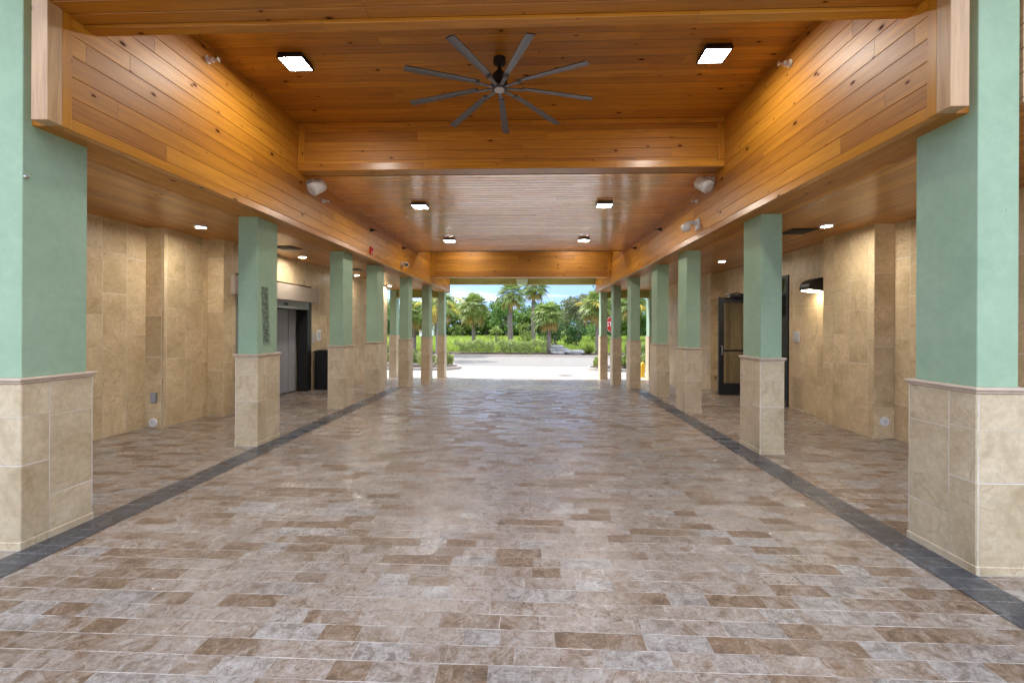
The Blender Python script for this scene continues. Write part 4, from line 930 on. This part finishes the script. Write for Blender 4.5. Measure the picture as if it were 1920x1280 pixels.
# ---------------------------------------------------------------- trees and bushes
def crown_mesh(name, seed, R_, Hh, n, leaf, m, parent, lobes=14, base=0.35):
    rnd = random.Random(seed); pts = []
    lb = []
    for i in range(lobes):
        a = rnd.uniform(0, 6.28); t = rnd.random(); rr = R_*0.68*math.sqrt(rnd.random())*(1 - 0.35*t)
        lb.append((Vector((rr*math.cos(a), rr*math.sin(a), Hh*(base + (0.92-base)*t))), R_*rnd.uniform(0.22, 0.42)))
    for i in range(n):
        c, r_ = rnd.choice(lb); v = Vector((rnd.gauss(0, 1), rnd.gauss(0, 1), rnd.gauss(0, 1))).normalized()
        pts.append(c + Vector((v.x*r_, v.y*r_, v.z*r_*0.72)) * rnd.uniform(0.55, 1.08))
    V, Fc = leafcloud(pts, leaf, rnd, 0.1); o = rawmesh(name, V, Fc, m, parent); return lb
def tree(x, y, z, h, R_, m, seed, label, n=2600, leaf=0.32, group='trees beyond the field', base=0.3):
    root = empty('broadleaf_tree', (x, y, z)); tag(root, label, 'tree', group)
    rnd = random.Random(seed); lb = crown_mesh('crown', seed, R_, h, n, leaf, m, root, base=base)
    k = MB(); tr = h*0.022 + 0.05; fork = Vector((rnd.uniform(-.3, .3), 0, h*0.35)); k.tube([(0, 0, -0.3), (0.05, 0, h*0.15), fork], [tr*1.3, tr, tr*0.85], 8)
    for c, r_ in lb[:9]:
        mid = (fork + c)*0.5 + Vector((rnd.uniform(-.3, .3), rnd.uniform(-.3, .3), -0.1)); k.tube([fork, mid, c], [tr*0.55, tr*0.35, tr*0.12], 6)
    k.build('trunk', M['bark'], root); return root
def gz(y): return field_z(y) - 0.05
spec = [(-17, 66, 5.3, 3.6, 'leafdark', 'dark tree at the far left end of the tree line, behind the left palms'),
        (-13.2, 64, 6.2, 3.4, 'leafdark', 'dark dense tree left of the short round headed palm'),
        (-10.0, 66, 5.4, 3.2, 'leaflight', 'yellow green bushy tree behind the short round headed palm'),
        (-6.6, 67, 5.1, 3.2, 'leafmid', 'mid green tree just right of the short round headed palm'),
        (-3.4, 64, 4.8, 2.8, 'leafmid', 'bright green rounded tree between the first two palms'),
        (-0.4, 68, 4.9, 3.1, 'leafmid', 'low green tree behind the tall palms at the centre'),
        (2.4, 62, 4.5, 2.6, 'leafgrey', 'grey green tree behind the slender centre palm'),
        (5.2, 50, 5.5, 3.3, 'leafgrey', 'large grey green tree with bare dark limbs right of centre'),
        (8.4, 52, 6.2, 3.0, 'leafmid', 'tall green tree at the right side of the opening'),
        (11.8, 54, 5.2, 3.2, 'leafmid', 'green tree behind the stop sign'),
        (15.2, 52, 5.6, 3.2, 'leaflight', 'light green tree seen past the sixth right column'),
        (18.6, 55, 5.6, 3.4, 'leafdark', 'dark tree seen past the fifth right column'),
        (22.5, 55, 5.4, 3.4, 'leafmid', 'tree at the far right end of the tree line'),
        (-21, 64, 5.2, 3.4, 'leafmid', 'green tree beyond the pale cabinet on the far left'),
        (-25, 66, 5.4, 3.4, 'leafdark', 'leftmost dark tree seen through the left aisle')]
for i, (x, y, h, r_, m, lab) in enumerate(spec):
    tree(x, y, gz(y), h, r_, M[m], 20 + i, lab, base=0.12 if m != 'leafgrey' else 0.3)
for i, (x, y, h, r_, m, lab) in enumerate([
        (2.3, 43, 2.4, 1.7, 'leafdark', 'dark glossy bush behind the boulders'), (4.3, 42, 2.2, 1.5, 'leafdark', 'dark bush right of the boulders under the grey green tree'),
        (-0.6, 41, 2.3, 1.3, 'leaflight', 'thin light green sapling between the tall palms'), (-3.4, 44, 2.1, 1.0, 'leaflight', 'thin light green sapling left of the tall palm'),
        (6.6, 44, 2.6, 1.7, 'leafmid', 'bush behind the right edge palm')]):
    root = empty('bush', (x, y, gz(y))); tag(root, lab, 'bush', 'bushes in the field')
    lb = crown_mesh('foliage', 60 + i, r_, h, 1500 if 'thin' not in lab else 520, 0.17, M[m], root, lobes=9, base=0.15)
    k = MB()
    for c, rr in lb[:6]: k.tube([(0, 0, -0.1), c*0.5 + Vector((0.05, 0, 0)), c], [0.05, 0.035, 0.012], 5)
    k.build('stems', M['bark'], root)
# spiky bush
for (x, y, s_, lab) in ((4.25, 33.4, 1.0, 'yellow green spiky bush beside the right boulder'), (7.4, 33.2, 0.9, 'spiky bush beyond the stop sign')):
    rnd = random.Random(int(x*10)); V = []; Fc = []
    for i in range(230):
        a = rnd.uniform(0, 6.28); el = R(rnd.uniform(15, 88)); L = s_*rnd.uniform(0.5, 1.0); d = Vector((math.cos(a)*math.cos(el), math.sin(a)*math.cos(el), math.sin(el)))
        s2 = d.orthogonal().normalized()*0.025; b0 = len(V); e = d*L; e.z -= 0.15*L*math.cos(el); V += [s2, -s2, d*L*0.6 - s2, e, d*L*0.6 + s2]; Fc.append((b0, b0+1, b0+2, b0+3, b0+4))
    o = rawmesh('spiky_bush', V, Fc, M['leaflight']); o.location = (x, y, -0.47); tag(o, lab, 'bush', 'spiky bushes by the road')
# far woods as one mass
rnd = random.Random(99); pts = []
for i in range(24000):
    x = rnd.uniform(-60, 60); top = 3.9 + 0.9*math.sin(x*0.31) + 0.5*math.sin(x*0.83+1) + 0.3*math.sin(x*2.1); pts.append(Vector((x, rnd.uniform(67, 73), -0.1 + (top + 0.4)*rnd.random())))
V, Fc = leafcloud(pts, 0.62, rnd, 0.1); tag(rawmesh('far_woods', V, Fc, M['leafdark']), 'dark wood closing the view beyond the field', 'woods', kind='stuff')
# grass blades
V = []; Fc = []
for i in range(26000):
    y = 34.8 + 30*rnd.random()**1.6; x = rnd.uniform(-0.5, 0.42)*y; z = field_z(y); hh = rnd.uniform(0.10, 0.30); a = rnd.uniform(0, 3.14); w = 0.05 + y*0.0008
    dx_, dy_ = math.cos(a)*w, math.sin(a)*w; b0 = len(V); lx, ly = rnd.uniform(-.1, .1), rnd.uniform(-.1, .1)
    V += [(x-dx_, y-dy_, z-0.02), (x+dx_, y+dy_, z-0.02), (x+lx, y+ly, z+hh)]; Fc.append((b0, b0+1, b0+2))
tag(rawmesh('tall_grass', V, Fc, M['grass']), 'bright green tall grass covering the field behind the hedge', 'grass', kind='stuff')
# side wood masses seen through the aisles are covered by far_woods; close the building sides with plain ground only
